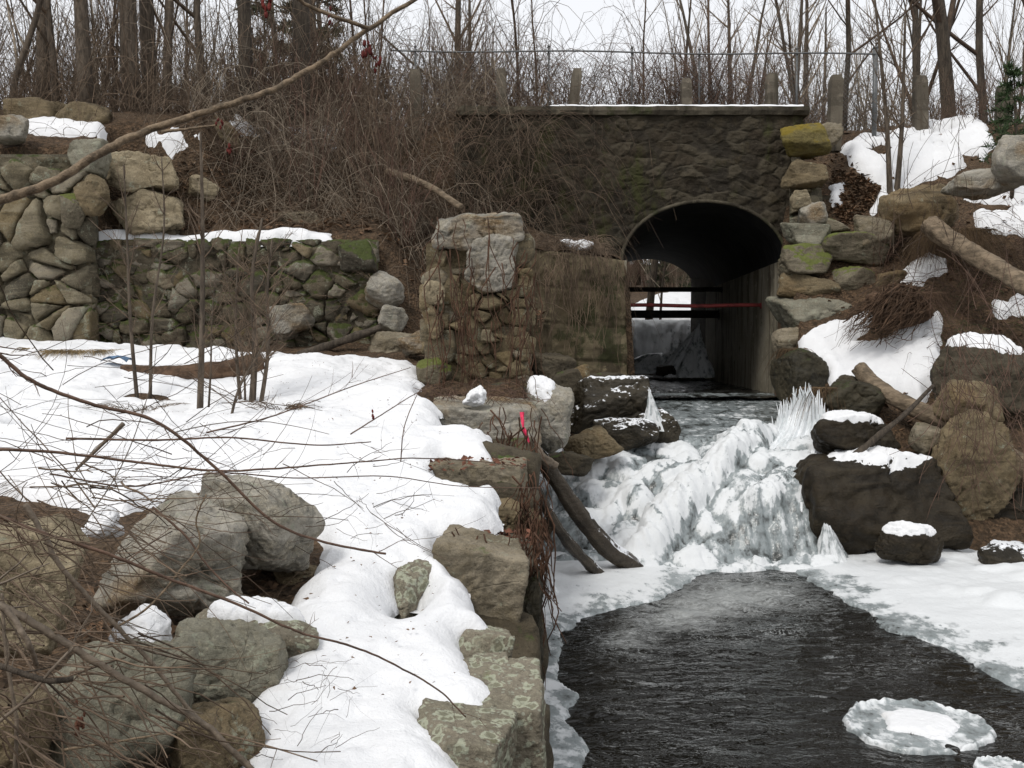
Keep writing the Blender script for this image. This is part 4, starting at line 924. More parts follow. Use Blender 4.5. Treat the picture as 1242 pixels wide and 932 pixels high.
def build_pool():
    xs = np.arange(-.4, 11, .035); ys = np.concatenate([np.arange(2.5, 12.4, .035)]); X, Y = np.meshgrid(xs, ys)
    fp = wpoly([(770, 716), (850, 692), (985, 704), (1030, 735), (960, 752), (860, 775), (740, 800), (700, 770)], ZW)
    d = poly_dist(X, Y, fp); foam = np.clip(.36 + d * .6, 0, .8) + .12 * n2(X, Y, 1.2, 3, 3.)
    foam = np.clip(foam, .0, 1)
    amp = .35 + .65 * sstep(6, 10, Y)
    wx_ = X + .5 * n2(X, Y, .5, 2, 31.); r = 1 - np.abs(n2(wx_ * .7, Y * 2.0, 1.5, 3, 2.)) * 2; Z = ZW + amp * (.016 * r + .010 * n2(wx_ * .8, Y * 2., 4.0, 2, 4.))
    Z += .05 * sstep(0, .6, d) * n2(X, Y, 3., 4, 8.)
    o = link('pool', raw_mesh('pool', np.stack([X.ravel(), Y.ravel(), Z.ravel()], 1), [grid_faces(len(xs), len(ys))], attrs={'foam': foam.ravel()}), M['water'])
    set_props(o, 'dark rippled pool below the frozen fall', 'water', kind='structure')
    # shelf ice round the open water
    op = wpoly([(672, 800), (700, 752), (742, 742), (800, 728), (840, 700), (905, 690), (965, 694), (1000, 716), (1042, 738), (1085, 765), (1130, 782), (1172, 800), (1205, 822), (1260, 850), (1500, 930), (1500, 1400), (740, 1400), (716, 960), (704, 905), (690, 872), (700, 840), (684, 822)], ZW)
    st = .025; xs = np.arange(-.2, 9.5, st); ys = np.arange(4.2, 12.6, st); X, Y = np.meshgrid(xs, ys)
    d = -poly_dist(X, Y, op) + .10 * n2(X, Y, 1.6, 3, 21.) + .010 * n2(X, Y, 9., 3, 22.)
    X, Y, d, keep = snap(X, Y, d, -.02)
    q = np.clip(d / .5, 0, 1); prof = np.where(d > 0, .018 + .05 * q + .03 * sstep(.5, 1.4, d) * (1 + n2(X, Y, 1.5, 4, 3.)), .9 * d)
    Z = ZW + .012 + prof + .012 * n2(X, Y, 3., 3, 5.) * q
    Z += .12 * np.clip(n2(X, Y, 1.1, 3, 31.), 0, 1) * sstep(.6, 1.3, d)
    gl = np.clip(.92 - d * 1.7, -.12, .85) + .22 * n2(X, Y, 3., 4, 9.) * (d < .8) - .12
    gl += .55 * sstep(.30, .5, n2(X, Y * 1.6, 1.2, 4, 41.)) * sstep(0, .5, d) * .6
    V, f, A_ = compact(np.stack([X.ravel(), Y.ravel(), Z.ravel()], 1), grid_faces(len(xs), len(ys), keep), {'glass': gl.ravel()})
    c = np.array([4, 10, ZW]); o = link('ice_shelf', raw_mesh('ice_shelf', V - c, [f], attrs=A_), M['ice'], None, c)
    set_props(o, 'white snowy shelf ice curving round the edge of the dark pool', 'ice', kind='structure')
build_pool()
# round pan of ice
def ice_pan():
    g = (lambda d: d * (ZW / d[2]))(ray(1111, 882)); e = empty('ice_pan', (g[0], g[1], ZW), 'round floating ice pan with a scalloped rim on the pool', 'ice pan')
    th = np.linspace(0, 2 * math.pi, 200, endpoint=False); R = .51 * (1 + .06 * np.sin(2 * th + .6) + .03 * np.sin(3 * th + 2))
    rr = np.concatenate([np.linspace(0, .8, 30), np.linspace(.82, 1.0, 22)]); TH, RR = np.meshgrid(th, rr)
    sc = .010 * n2(np.cos(th) * 9, np.sin(th) * 9, 1., 3) + .03 * n2(np.cos(th) * 3, np.sin(th) * 3, 1.5)
    RAD = RR * (R + sc)[None] ; X, Y = RAD * np.cos(TH), RAD * np.sin(TH)
    notch = np.exp(-((TH - 4.95) / .09) ** 2) * sstep(.55, 1., RR)
    rim = np.exp(-((RR - .93) / .045) ** 2); Z = .012 + .035 * rim * (.65 + .7 * n2(np.cos(TH) * 6, np.sin(TH) * 6, 1., 3, 2.)) - .03 * sstep(.96, 1, RR) - .05 * notch + .004 * n2(X, Y, 9.)
    gl = .72 - .42 * rim * (.6 + n2(np.cos(TH) * 9, np.sin(TH) * 9, 1., 3, 4.)) + .25 * n2(X, Y, 6.) - .0 * RR
    n = len(th); i = np.arange(len(rr) - 1)[:, None] * n; j = np.arange(n)[None]; k = (j + 1) % n
    f = np.stack([i + j, i + k, i + n + k, i + n + j], -1).reshape(-1, 4)
    link('rim', raw_mesh('rim', np.stack([X.ravel(), Y.ravel(), Z.ravel()], 1), [f], attrs={'glass': gl.ravel()}), M['ice'], e)
    xs = np.linspace(-.5, .5, 90); Xs, Ys = np.meshgrid(xs, xs); d = .25 - np.hypot((Xs - .03) / 1.0, (Ys - .04) / 1.0) + .07 * n2(Xs, Ys, 4., 4, 3.); Zs = .016 + np.where(d > 0, .03 * np.sqrt(np.clip(1 - (1 - np.clip(d / .12, 0, 1)) ** 2, 0, 1)), d) + .006 * n2(Xs, Ys, 10.)
    V, f, _ = compact(np.stack([Xs.ravel(), Ys.ravel(), Zs.ravel()], 1), grid_faces(90, 90, d > -.03), {}); link('snow', raw_mesh('snow', V, [f]), M['snow'], e)
    g2 = (lambda d: d * (ZW / d[2]))(ray(1216, 934)); X2, Y2 = X * .35 + g2[0], Y * .35 + g2[1]
    V = np.stack([X2.ravel(), Y2.ravel(), (Z * .6 + ZW).ravel()], 1); c = V.mean(0); n_ = np.stack([i + j, i + k, i + n + k, i + n + j], -1).reshape(-1, 4)
    set_props(link('ice_pan', raw_mesh('ice_pan', V - c, [n_], attrs={'glass': gl.ravel()}), M['ice'], None, c), 'small thin grey ice pan in the bottom right corner', 'ice pan')
ice_pan()
# stream inside and beyond the culvert
def sheet(name, label, x0, x1, y0, y1, zf, m, st=.06, cat='water', **at_):
    xs = np.arange(x0, x1, st); ys = np.arange(y0, y1, st * 1.5); X, Y = np.meshgrid(xs, ys); Z = zf(X, Y)
    o = link(name, raw_mesh(name, np.stack([X.ravel(), Y.ravel(), Z.ravel()], 1), [grid_faces(len(xs), len(ys))], attrs={k: v(X, Y).ravel() for k, v in at_.items()}), m)
    return set_props(o, label, cat, kind='structure')
sheet('stream', 'dark stream running through the culvert', 1.9, 6.2, 17.2, 31.3, lambda X, Y: -.90 + .03 * n2(X, Y, 2.2, 4) + .015 * n2(X, Y, 7., 3), M['stream'], foam=lambda X, Y: .15 + .5 * sstep(27, 29.5, Y) + .25 * n2(X, Y, .8))
sheet('upstream_water', 'calm water above the far waterfall', 1.0, 8, 31.3, 34.0, lambda X, Y: .80 + .01 * n2(X, Y, 3.), M['stream'], foam=lambda X, Y: .6 + 0 * X)
def far_fall():
    xs = np.linspace(1.9, 6.6, 150); t = np.linspace(0, 1, 60); X, Tt = np.meshgrid(xs, t)
    Z = .84 - 1.75 * Tt ** 1.5; Y = 31.4 - .6 * Tt ** .7 - .10 * n2(X * 4, Tt, 1., 4, 3.) * sstep(.05, .4, Tt) + .05 * n2(X, Tt, 3.)
    Z = Z + .02 * n2(X, Tt, 5., 2)
    g = -.08 + .30 * sstep(.15, .7, Tt) + .55 * n2(X * 3.5, Tt * .6, 1.3, 4, 2.)
    V = np.stack([X.ravel(), Y.ravel(), Z.ravel()], 1)
    o = link('waterfall', raw_mesh('waterfall', V, [grid_faces(150, 60)], attrs={'glass': g.ravel()}), M['ice']); set_props(o, 'far grey frozen waterfall beyond the end of the culvert', 'water', kind='structure')
far_fall()
def ice_mound(name, label, tip, base0, base1, Y, seed, depth=.4, sharp=1.6):
    a, b, t = at(*base0, Y), at(*base1, Y), at(*tip, Y); c = (a + b) / 2; w = (b - a)[0] / 2; h = t[2] - min(a[2], b[2])
    th = np.linspace(0, 2 * math.pi, 72, endpoint=False); v = np.linspace(0, 1, 40); TH, VV = np.meshgrid(th, v)
    r = (1 - VV) ** sharp * 1.0 + .02; fl = 1 + .34 * n2(np.cos(TH) * 4 + seed, np.sin(TH) * 4, 1., 3, 1.) + .12 * n2(np.cos(TH) * 2, VV * 3 + seed, 2., 3)
    X = c[0] + (t[0] - c[0]) * VV ** 1.3 + w * r * fl * np.cos(TH); Yy = Y + depth * r * fl * np.sin(TH) * (w / max(w, .01)); Z = min(a[2], b[2]) - .03 + (h + .03) * VV + 0 * TH
    n = 72; i = np.arange(39)[:, None] * n; j = np.arange(n)[None]; k = (j + 1) % n
    mb = MB(); mb.add(np.stack([X.ravel(), Yy.ravel(), Z.ravel()], 1), [np.stack([i + j, i + k, i + n + k, i + n + j], -1).reshape(-1, 4)], glass=(.35 + .5 * n2(TH * 2, VV, 2., 3) ).ravel())
    set_props(mb.build(name, M['ice'], origin='base'), label, 'ice', kind='thing')
ice_mound('ice_mound', 'tall ragged cone of grey ice beside the far waterfall inside the culvert', (848, 393), (796, 452), (868, 456), 26.0, 3, .7, 1.2)
ice_mound('ice_mound', 'low apron of grey ice spread at the foot of the far waterfall', (800, 428), (744, 452), (846, 452), 27.5, 5, .7, .5)
ice_mound('ice_cone', 'thin clear ice cone hanging at the side of the glazed boulder', (787, 470), (780, 518), (806, 520), 14.0, 4, .15, 1.1)
ice_mound('ice_cone', 'white ice cone standing at the foot of the biggest black boulder', (1000, 622), (986, 690), (1034, 692), 12.0, 6, .2, 1.2)
ice_mound('ice_cone', 'white ice cone leaning on the retaining wall beside the icy logs', (662, 690), (650, 745), (694, 742), 10.4, 7, .25, 1.3)
# frozen spray curtain on the right bank
def curtain():
    r = np.random.RandomState(3); mb = MB()
    tops = spline([at(938, 512, 14.4), at(955, 484, 14.3), at(976, 468, 14.15), at(996, 478, 14.0), at(1008, 512, 13.8)], 100)
    bots = spline([at(884, 538, 13.5), at(908, 554, 13.15), at(938, 566, 12.85), at(972, 572, 12.7), at(1000, 566, 12.75)], 100)
    nu, nv = 150, 44; uu = np.linspace(0, 1, nu); ti = np.stack([np.interp(uu, np.linspace(0, 1, 100), tops[:, k]) for k in range(3)], 1); bi = np.stack([np.interp(uu, np.linspace(0, 1, 100), bots[:, k]) for k in range(3)], 1)
    ti = ti - np.array([0, 0, .16]) + np.stack([0 * uu, 0 * uu, .07 * n2(uu * 9, uu * 0, 1., 3, 2.)], 1); bi = bi - np.array([0, 0, .17])
    Uu, Vv = np.meshgrid(uu, np.linspace(0, 1, nv)); drop = Vv ** .75; out = Vv ** 1.7                  # falls steeply, then spreads out
    P = np.stack([ti[None, :, 0] + (bi - ti)[None, :, 0] * out, ti[None, :, 1] + (bi - ti)[None, :, 1] * out, ti[None, :, 2] + (bi - ti)[None, :, 2] * drop], -1)
    fl = .05 * (1 - np.abs(n2(Uu * 11, Vv * .7, 1., 2, 3.)) * 2) + .022 * (1 - np.abs(n2(Uu * 27, Vv * 1.2, 1., 2, 5.)) * 2) + .03 * n2(Uu * 5, Vv * 4, 1., 3, 7.)
    P[..., 1] -= fl; P[..., 0] -= fl * .5; mb.add(P.reshape(-1, 3), [grid_faces(nu, nv)])
    for k in range(120):
        i = r.randint(0, nu); p = P[r.randint(0, 3), i]; h_ = r.uniform(.04, .24); l = np.array([r.normal() * .025, .03, h_]); mb.tube([p - (0, -.03, .20), p - (0, -.01, .05), p + l * .5, p + l], np.array([.024, .021, .011, .003]) * r.uniform(.6, 1.1), 6)
    set_props(mb.build('ice_curtain', M['icicle'], origin='base'), 'white skirt of frozen spray with spiky tips below the right snow apron', 'ice')
    for n_, lab, line, L in (('icicle_row', 'row of small icicles under the edge of the right snow apron', [(1006, 520, 13.9), (1030, 528, 13.8), (1052, 520, 13.8)], .22), ('icicle_row', 'row of clear icicles hanging beside the biggest black boulder', [(970, 612, 12.35), (985, 600, 12.4), (1000, 590, 12.5)], .55)):
        mb = MB(); P = spline([at(*q) for q in line], 40)
        for k in range(26):
            p = P[r.randint(40)] + r.normal(size=3) * .02; l = L * r.uniform(.4, 1.1); mb.tube([p, p - (0, 0, l * .5), p - (0, 0, l)], [.022, .013, .002], 6)
        set_props(mb.build(n_, M['icicle'], origin='base'), lab, 'icicles')
curtain()

# ------------------------------------------------------------------ the other snow patches
P2 = lambda nm, lab, poly, fn, T, w, s, st=.04, **k: snow_patch(nm, lab, poly, fn, T, w, st, s, **k)
P2('snow_apron', 'white snow apron on the right bank between the wingwall and the logs', [(972, 414), (1000, 400), (1030, 390), (1066, 376), (1052, 400), (1030, 420), (1062, 418), (1100, 402), (1138, 386), (1142, 440), (1134, 470), (1116, 492), (1075, 474), (1045, 470), (1010, 470), (990, 452)], HR, .16, .22, 4, .035, y0=13.2, mat='snowclean')
P2('snow_slope', 'snow on the upper right slope below the fence', [(1022, 182), (1040, 170), (1062, 168), (1105, 160), (1120, 148), (1150, 138), (1172, 142), (1200, 160), (1206, 180), (1188, 196), (1150, 215), (1112, 226), (1085, 240), (1062, 262), (1056, 258), (1072, 226), (1040, 208)], HR, .14, .22, 5, .045, y0=15, skip=.42)
P2('snow_slope', 'small snow patch above the grey ledge at the right edge', [(1172, 242), (1190, 230), (1215, 222), (1260, 222), (1260, 246), (1200, 250)], HR, .12, .2, 6, .04, y0=14.5)
P2('snow_slope', 'lower snow patch above the long leaning log', [(1180, 262), (1215, 256), (1262, 252), (1262, 290), (1220, 286), (1186, 276)], HR, .12, .2, 7, .04, y0=14.5)
P2('snow_slope', 'snow tuft on top of the red brown root mass', [(1090, 338), (1108, 324), (1150, 316), (1148, 328), (1112, 346)], HR, .16, .15, 8, .03, y0=14.5)
P2('snow_slope', 'small snow scrap beside the leaf gully', [(1008, 228), (1022, 226), (1020, 246), (1010, 252)], HR, .1, .12, 9, .03, y0=15)
P2('snow_slope', 'snow scraps among the brush at the right edge', [(1205, 370), (1235, 362), (1262, 372), (1262, 385), (1210, 384)], HR, .08, .12, 10, .03, y0=13.5, skip=.3)
P2('snow_slope', 'snow on the crest behind the fieldstone wall', [(26, 150), (70, 148), (125, 156), (122, 166), (60, 166), (30, 160)], HL, .12, .2, 11, .05, y0=14.8)
P2('snow_slope', 'snow scrap on the crest right of the leaning trunk', [(178, 166), (240, 168), (242, 178), (185, 178)], HL, .10, .2, 12, .05, y0=15.4)
P2('snow_slope', 'broken snow among the brush stems on the left crest', [(270, 130), (330, 128), (410, 150), (410, 182), (330, 172), (275, 158)], HL, .08, .2, 13, .05, y0=15.6, skip=.12)
def near_snow(name, label, px, py, Y, sx, sy, th, seed, rot=0.):
    c = at(px, py, Y); V, T = rock_geo((2 * sx, 2 * sy, 2 * th), seed, .15, 10, 7, .10, 4, .004); V[:, 2] = np.where(V[:, 2] < 0, V[:, 2] * .8, V[:, 2])
    set_props(link(name, raw_mesh(name, V, [T]), M['snowclean'], None, c - (0, 0, th * .55)), label, 'snow', kind='stuff')
near_snow('snow_pillow', 'round pillow of snow between the big grey boulder and the mottled one', 174, 756, 4.35, .15, .17, .20, 3)
near_snow('snow_pillow', 'clump of snow on the pale block at the pillar foot', 580, 474, 10.4, .17, .16, .14, 5)
near_snow('snow_pillow', 'lump of snow among dead leaves behind the big grey boulder', 124, 626, 5.6, .10, .10, .10, 6)
near_snow('snow_pillow', 'small lump of snow beside the leaf pile at the left', 88, 648, 5.2, .08, .08, .07, 7)
near_snow('snow_pillow', 'snow scrap at the left edge among the canes', 5, 690, 4.4, .10, .10, .10, 8)
near_snow('snow_pillow', 'snow patch on the vines above the abutment', 702, 294, 16.3, .30, .2, .14, 9)
# ------------------------------------------------------------------ logs and sticks
def log(name, label, pts, r0, r1, m, sides=18, n=60, seed=0, cat='log', rough=.16):
    P = spline([at(*p) for p in pts], n); rad = np.linspace(r0, r1, n) * (1 + rough * n2(np.linspace(0, 6, n), np.zeros(n), 1., 3, seed))
    sides = max(sides, 22) if cat == 'log' else sides; mb = MB(); mb.tube(P, rad, sides); V = mb.V[0]; th = np.tile(np.arange(sides) * 2 * math.pi / sides, n); al = np.repeat(np.linspace(0, 1, n), sides); gro = np.concatenate([n2(np.cos(th) * 2.2 + .5 * al, np.sin(th) * 2.2, 1., 4, seed + 2 * al), [0, 0]]); cen = np.vstack([np.repeat(P, sides, 0), P[:1], P[-1:]]); V = V + (V - cen) * (.30 * gro)[:, None]
    mb.V[0] = V + (r0 * .13 * fbm(V * (5, 5, 5) + seed, 3) + r0 * .06 * fbm(V * 26 + seed, 2))[:, None] * np.array([.5, .5, .7])
    return set_props(mb.build(name, M[m], origin='base'), label, cat)
log('log', 'weathered grey-brown log lying on the snow apron down to the ochre boulder', [(1042, 446, 14.5), (1058, 466, 14.3), (1085, 484, 14.0), (1150, 514, 13.6), (1200, 542, 13.4), (1265, 580, 12.9)], .115, .15, 'log', seed=2)
log('log', 'long bare log leaning down the slope to the right edge', [(1126, 272, 15.8), (1150, 290, 15.5), (1200, 322, 15.0), (1270, 362, 14.3)], .15, .15, 'log', seed=4)
log('stick', 'dark stick standing in the ice against the snow apron', [(1030, 560, 12.7), (1062, 532, 12.75), (1098, 502, 12.9), (1132, 468, 13.2)], .05, .022, 'barkdark', 10, 40, 5, 'stick')
log('log', 'wet log coated with ice slanting from the pillar foot to the pool', [(636, 526, 11.2), (668, 572, 11.1), (700, 622, 11.2), (735, 664, 11.4), (772, 690, 11.7), (800, 716, 12.0)], .075, .115, 'icylog', seed=7)
log('log', 'thin grey icy log beside the wet one', [(648, 590, 10.6), (676, 640, 10.7), (702, 672, 11.0), (722, 692, 11.2), (740, 712, 11.4)], .05, .065, 'icylog', seed=8)
log('log', 'short pale grey log end by the pink ribbon', [(640, 532, 10.5), (655, 552, 10.5), (674, 566, 10.6)], .06, .045, 'canegrey', seed=9)
log('log', 'rotten brown log half buried in the left snow', [(150, 452, 11.9), (200, 454, 11.75), (250, 452, 11.8), (318, 444, 12.1)], .09, .13, 'root', seed=10)
log('stick', 'broken grey branch lying in the brush above the low wall', [(470, 208, 16.6), (520, 226, 16.2), (560, 252, 15.9)], .07, .05, 'log', 10, 30, 11, 'stick')
log('stick', 'long rotten branch propped against the low wall', [(362, 432, 14.3), (420, 412, 14.3), (462, 398, 14.4)], .07, .05, 'barkdark', 10, 30, 12, 'stick')
log('stick', 'short broken stick poking up from the snow among the canes', [(92, 570, 5.2), (118, 545, 5.2), (150, 514, 5.2)], .008, .011, 'canegrey', 10, 20, 13, 'stick')
log('stick', 'dark twig standing in the snow at the bottom edge', [(412, 945, 4.0), (420, 905, 4.02), (432, 857, 4.05)], .012, .008, 'barkdark', 8, 20, 14, 'stick')
# blue tarp scrap in the snow
t0 = hit(142, 448, lambda a, b: HL(a, b) + .12); xs = np.linspace(-.16, .16, 24); X, Y = np.meshgrid(xs, xs * .7); Z = .16 + .03 * n2(X, Y, 9., 3) - 1.2 * (X * X + Y * Y)
mb = MB(); mb.add(np.stack([(X + t0[0]).ravel(), (Y + t0[1]).ravel(), (Z + t0[2]).ravel()], 1), [grid_faces(24, 24)]); mb.add(np.stack([(X + t0[0]).ravel(), (Y + t0[1]).ravel(), (Z + t0[2] - .01).ravel()], 1), [grid_faces(24, 24)])
set_props(mb.build('tarp', M['tarp'], origin='base'), 'scrap of blue tarp showing through the snow at the log end', 'tarp')
# pink ribbon
def ribbon(pts, w, seed):
    P = spline([at(*p) for p in pts], 40); tw = np.linspace(0, 5, 40) + seed; a = np.stack([np.cos(tw), np.sin(tw) * .6, .15 * np.sin(tw * 2)], 1) * w; nn = np.stack([-np.sin(tw), np.cos(tw), 0 * tw], 1) * .0015
    V = np.stack([P - a + nn, P + a + nn, P + a - nn, P - a - nn], 1).reshape(-1, 3); i = np.arange(39)[:, None] * 4; j = np.arange(4)[None]; k = (j + 1) % 4
    return V, [np.stack([i + j, i + k, i + 4 + k, i + 4 + j], -1).reshape(-1, 4)]
mb = MB(); mb.add(*ribbon([(633, 500, 9.9), (634, 515, 9.85), (638, 528, 9.8), (644, 542, 9.8)], .022, 0)); mb.add(*ribbon([(633, 502, 9.9), (635, 520, 9.8), (640, 533, 9.8)], .016, 2))
set_props(mb.build('ribbon', M['ribbon'], origin='base'), 'bright pink ribbon tied to the vines at the stream edge', 'ribbon')

# ------------------------------------------------------------------ trees and brush
def vrot(d, ang, rng):
    a = np.array([rng.gauss(0, 1), rng.gauss(0, 1), rng.gauss(0, 1)]); a -= d * (a @ d); a /= np.linalg.norm(a) + 1e-9
    return d * math.cos(ang) + a * math.sin(ang)
def grow(mb, p, d, L, r, lvl, rng, up=.15, kids=(5, 4), wob=.5, sides=(6, 4, 3, 3), spread=(.4, .95), first=.3, segs=7, taper=.25, klen=.5, trunkmb=None):
    """one limb and, recursively, its branches"""
    pts = [np.array(p, float)]; d = np.array(d, float); d /= np.linalg.norm(d)
    for i in range(segs):
        d = d + np.array([rng.gauss(0, wob), rng.gauss(0, wob), rng.gauss(0, wob * .6) + up]) / segs; d /= np.linalg.norm(d); pts.append(pts[-1] + d * (L / segs))
    pts = np.array(pts); rad = np.linspace(r, r * taper, segs + 1)
    (trunkmb or mb).tube(pts, rad, sides[min(lvl, len(sides) - 1)], cap=lvl == 0)
    if lvl < len(kids):
        for k in range(kids[lvl]):
            f = first + (1 - first) * (k + rng.random()) / kids[lvl] if lvl == 0 else rng.uniform(.15, .97)
            q = f * segs; i = min(int(q), segs - 1); c = pts[i] + (pts[i + 1] - pts[i]) * (q - i); t = pts[i + 1] - pts[i]; t /= np.linalg.norm(t)
            cl = L * klen * rng.uniform(.55, 1.15) * (1 - .55 * f * (lvl == 0)); cr = max((rad[i] * .55) * rng.uniform(.6, 1), .0022)
            grow(mb, c, vrot(t, rng.uniform(*spread), rng), cl, min(cr, cl * .03), lvl + 1, rng, up, kids, wob, sides, spread, .2, max(4, segs - 1), .3, klen)
PROTO = {}
def proto_tree(key, seed, h, r, lean=(0, 0), kids=(11, 5, 4), first=.25, up=.2, wob=.3, spread=(.45, .95), klen=.42):
    rng = random.Random(seed); c = MB(); t = MB(); grow(c, (0, 0, -.3), (lean[0], lean[1], 1), h, r, 0, rng, up, kids, wob, (9, 4, 3, 3), spread, first, 9, .18, klen, t)
    me = []
    for nm, b in (('trunk', t), ('crown', c)):
        V = np.vstack(b.V); q = [p for p in b.P if p.shape[1] == 4]; tr = [p for p in b.P if p.shape[1] == 3]
        me.append((nm, raw_mesh(nm, V, [np.vstack(q)] + ([np.vstack(tr)] if tr else []))))
    PROTO[key] = me
def place_tree(key, loc, label, group=None, scale=1., rot=0., name='bare_tree', mats=('bark', 'twig'), cat='tree', sz=None):
    e = empty(name, loc, label, cat, group); e.scale = (scale, scale, sz or scale); e.rotation_euler[2] = rot
    for (nm, me), m in zip(PROTO[key], mats):
        if me.materials: o = bpy.data.objects.new(nm, me); COL.objects.link(o); o.parent = e
        else: o = link(nm, me, M[m], e)
        if o.data.materials[0] is not M[m]:
            o.material_slots[0].link = 'OBJECT'; o.material_slots[0].material = M[m]
    return e
proto_tree('tall', 1, 13, .19, (.02, 0), (16, 6, 4), .22, .12, .18, klen=.30)
proto_tree('lean', 2, 12, .17, (-.14, .05), (15, 6, 4), .2, .12, .28, klen=.32)
proto_tree('fork', 3, 12, .15, (.08, 0), (9, 7, 5), .12, .35, .3, (.25, .6), klen=.55)
proto_tree('slim', 4, 8, .055, (.03, 0), (17, 6, 4), .12, .2, .55, klen=.36)
proto_tree('slimb', 5, 7, .045, (-.09, 0), (15, 6, 4), .1, .3, .6, (.3, .8), klen=.42)
proto_tree('young', 6, 5, .028, (.07, 0), (14, 6, 3), .12, .3, .6, (.3, .75), klen=.36)
def proto_thicket(key, seed, n, h, r, kids=(6, 3), up=.1, wob=.9, tilt=.45, klen=.45, base=.28):
    rng = random.Random(seed); mb = MB()
    for k in range(n):
        a = rng.uniform(0, 6.283); R = rng.random() ** .5 * base; d = (math.cos(a) * rng.uniform(0, tilt), math.sin(a) * rng.uniform(0, tilt), 1)
        grow(mb, (R * math.cos(a), R * math.sin(a), -.08), d, h * rng.uniform(.55, 1.1), r * rng.uniform(.6, 1.3), 0, rng, up, kids, wob, (4, 3, 3), (.35, 1.0), .2, 7, .35, klen)
    PROTO[key] = [('stems', raw_mesh('stems', np.vstack(mb.V), [np.vstack([p for p in mb.P if p.shape[1] == 4])] + ([np.vstack([p for p in mb.P if p.shape[1] == 3])] if any(p.shape[1] == 3 for p in mb.P) else [])))]
proto_thicket('ta', 11, 15, 2.3, .011); proto_thicket('tb', 12, 18, 1.7, .009, (7, 3), -.25, 1.3, .7)
proto_thicket('tc', 13, 11, 2.9, .013, (8, 4), .2, .6, .3, .38); proto_thicket('td', 14, 20, 1.1, .007, (5, 3), -.5, 1.5, 1.0)
def shrub(key, x, y, label, group, scale, rot, m, fn=H, name='shrub', cat='shrub'):
    zz = float(fn(x, y)); me = PROTO[key][0][1]; o = bpy.data.objects.new(name, me); COL.objects.link(o)
    if not me.materials: me.materials.append(M[m])
    o.location = (x, y, zz); o.rotation_euler[2] = rot; o.scale = (scale,) * 3
    if me.materials[0] is not M[m]: o.material_slots[0].link = 'OBJECT'; o.material_slots[0].material = M[m]
    return set_props(o, label, cat, group)
px2x = lambda px, Y: (px - CX) / F * Y
# single trees the photograph shows
for key, px, Y, sc, rot, lab, mats in [
    ('lean', 112, 17.6, .85, 0., 'leaning grey-brown trunk on the left crest between the boulders', ('bark', 'twig')),
    ('tall', 57, 18.4, .75, 1., 'straight trunk near the left edge of the crest', ('bark', 'twig')),
    ('slim', 75, 18.0, 1.3, 2., 'thin trunk beside the straight one near the left edge', ('bark', 'twig')),
    ('tall', 166, 18.3, .95, 2.2, 'tall straight trunk left of the twin grey trunks on the crest', ('bark', 'twig')),
    ('tall', 190, 19.0, .85, 3.3, 'left one of the twin grey trunks on the crest', ('bark', 'twig')),
    ('slim', 205, 18.7, 1.7, .5, 'right slimmer one of the twin grey trunks on the crest', ('bark', 'twig')),
    ('slim', 250, 19.2, 1.5, 1.5, 'slim trunk between the twin trunks and the dark ones', ('bark', 'twig')),
    ('tall', 303, 18.6, .8, 4.1, 'dark upright trunk rising from the brush at the left', ('barkdark', 'twig')),
    ('tall', 365, 19.6, 1.05, 5.0, 'thick dark trunk standing in front of the pine', ('barkdark', 'twigdark')),
    ('slimb', 12, 17.5, 1.4, 3., 'slanting thin tree at the left edge of the crest', ('bark', 'twiggrey')),
    ('fork', 1150, 22.4, 1.15, 3.1, 'dark curved tree with a long limb reaching left on the right crest', ('barkdark', 'twigdark')),
    ('fork', 1108, 27, .9, 1.0, 'dark forked tree behind the curved one', ('barkdark', 'twigdark')),
    ('slim', 1190, 23.5, 1.9, 1.0, 'slim dark tree right of the curved one', ('barkdark', 'twigdark')),
    ('slimb', 1230, 22.0, 2.2, 2.0, 'dark double trunk at the upper right corner', ('barkdark', 'twigdark')),
    ('slim', 1020, 21.4, 1.2, 4.0, 'slender tree by the right end of the fence', ('barkdark', 'twigdark')),
    ('slimb', 975, 21.6, 1.1, 5.0, 'vine wrapped slender tree behind the fence over the culvert', ('barkdark', 'twigdark')),
    ('young', 448, 17.2, 1.1, 1.0, 'young bare tree in the brush above the low wall', ('twigdark', 'twig'))]:
    x = px2x(px, Y); place_tree(key, (x, Y, float(H(x, Y))), lab, 'single trees along the crest', sc, rot, mats=mats)
# the big limb of the curved tree is a real fork: bend it with one more stem
# wood beyond the road
rg = random.Random(77)
for k in range(84):
    Y = rg.uniform(31, 62); px = rg.uniform(-60, 1300); x = px2x(px, Y)
    if px > 560 and rg.random() < .15: continue
    place_tree(rg.choice(['tall', 'lean', 'fork', 'slim', 'slimb', 'fork']), (x, Y, float(H(x, Y))), 'leafless grey tree in the wood beyond the road', 'wood beyond the road', rg.uniform(.8, 1.35), rg.uniform(0, 6.28), mats=('barkdark', 'twiggrey' if px > 700 else 'twig'))
for k in range(34):
    Y = rg.uniform(20.0, 21.6) if k % 2 else rg.uniform(28.6, 32); px = rg.uniform(380, 1300) if k % 3 else rg.uniform(-40, 500); x = px2x(px, Y)
    if 690 < px < 760 and Y < 22: continue
    place_tree(rg.choice(['young', 'slimb', 'young']), (x, Y, float(H(x, Y)) if not (1 < x < 6 and Y < 29.5) else 4.25), 'thin leafless sapling in the brush along the road', 'saplings along the road', rg.uniform(.55, 1.1), rg.uniform(0, 6.28), mats=('twigdark', 'twig'), name='sapling')
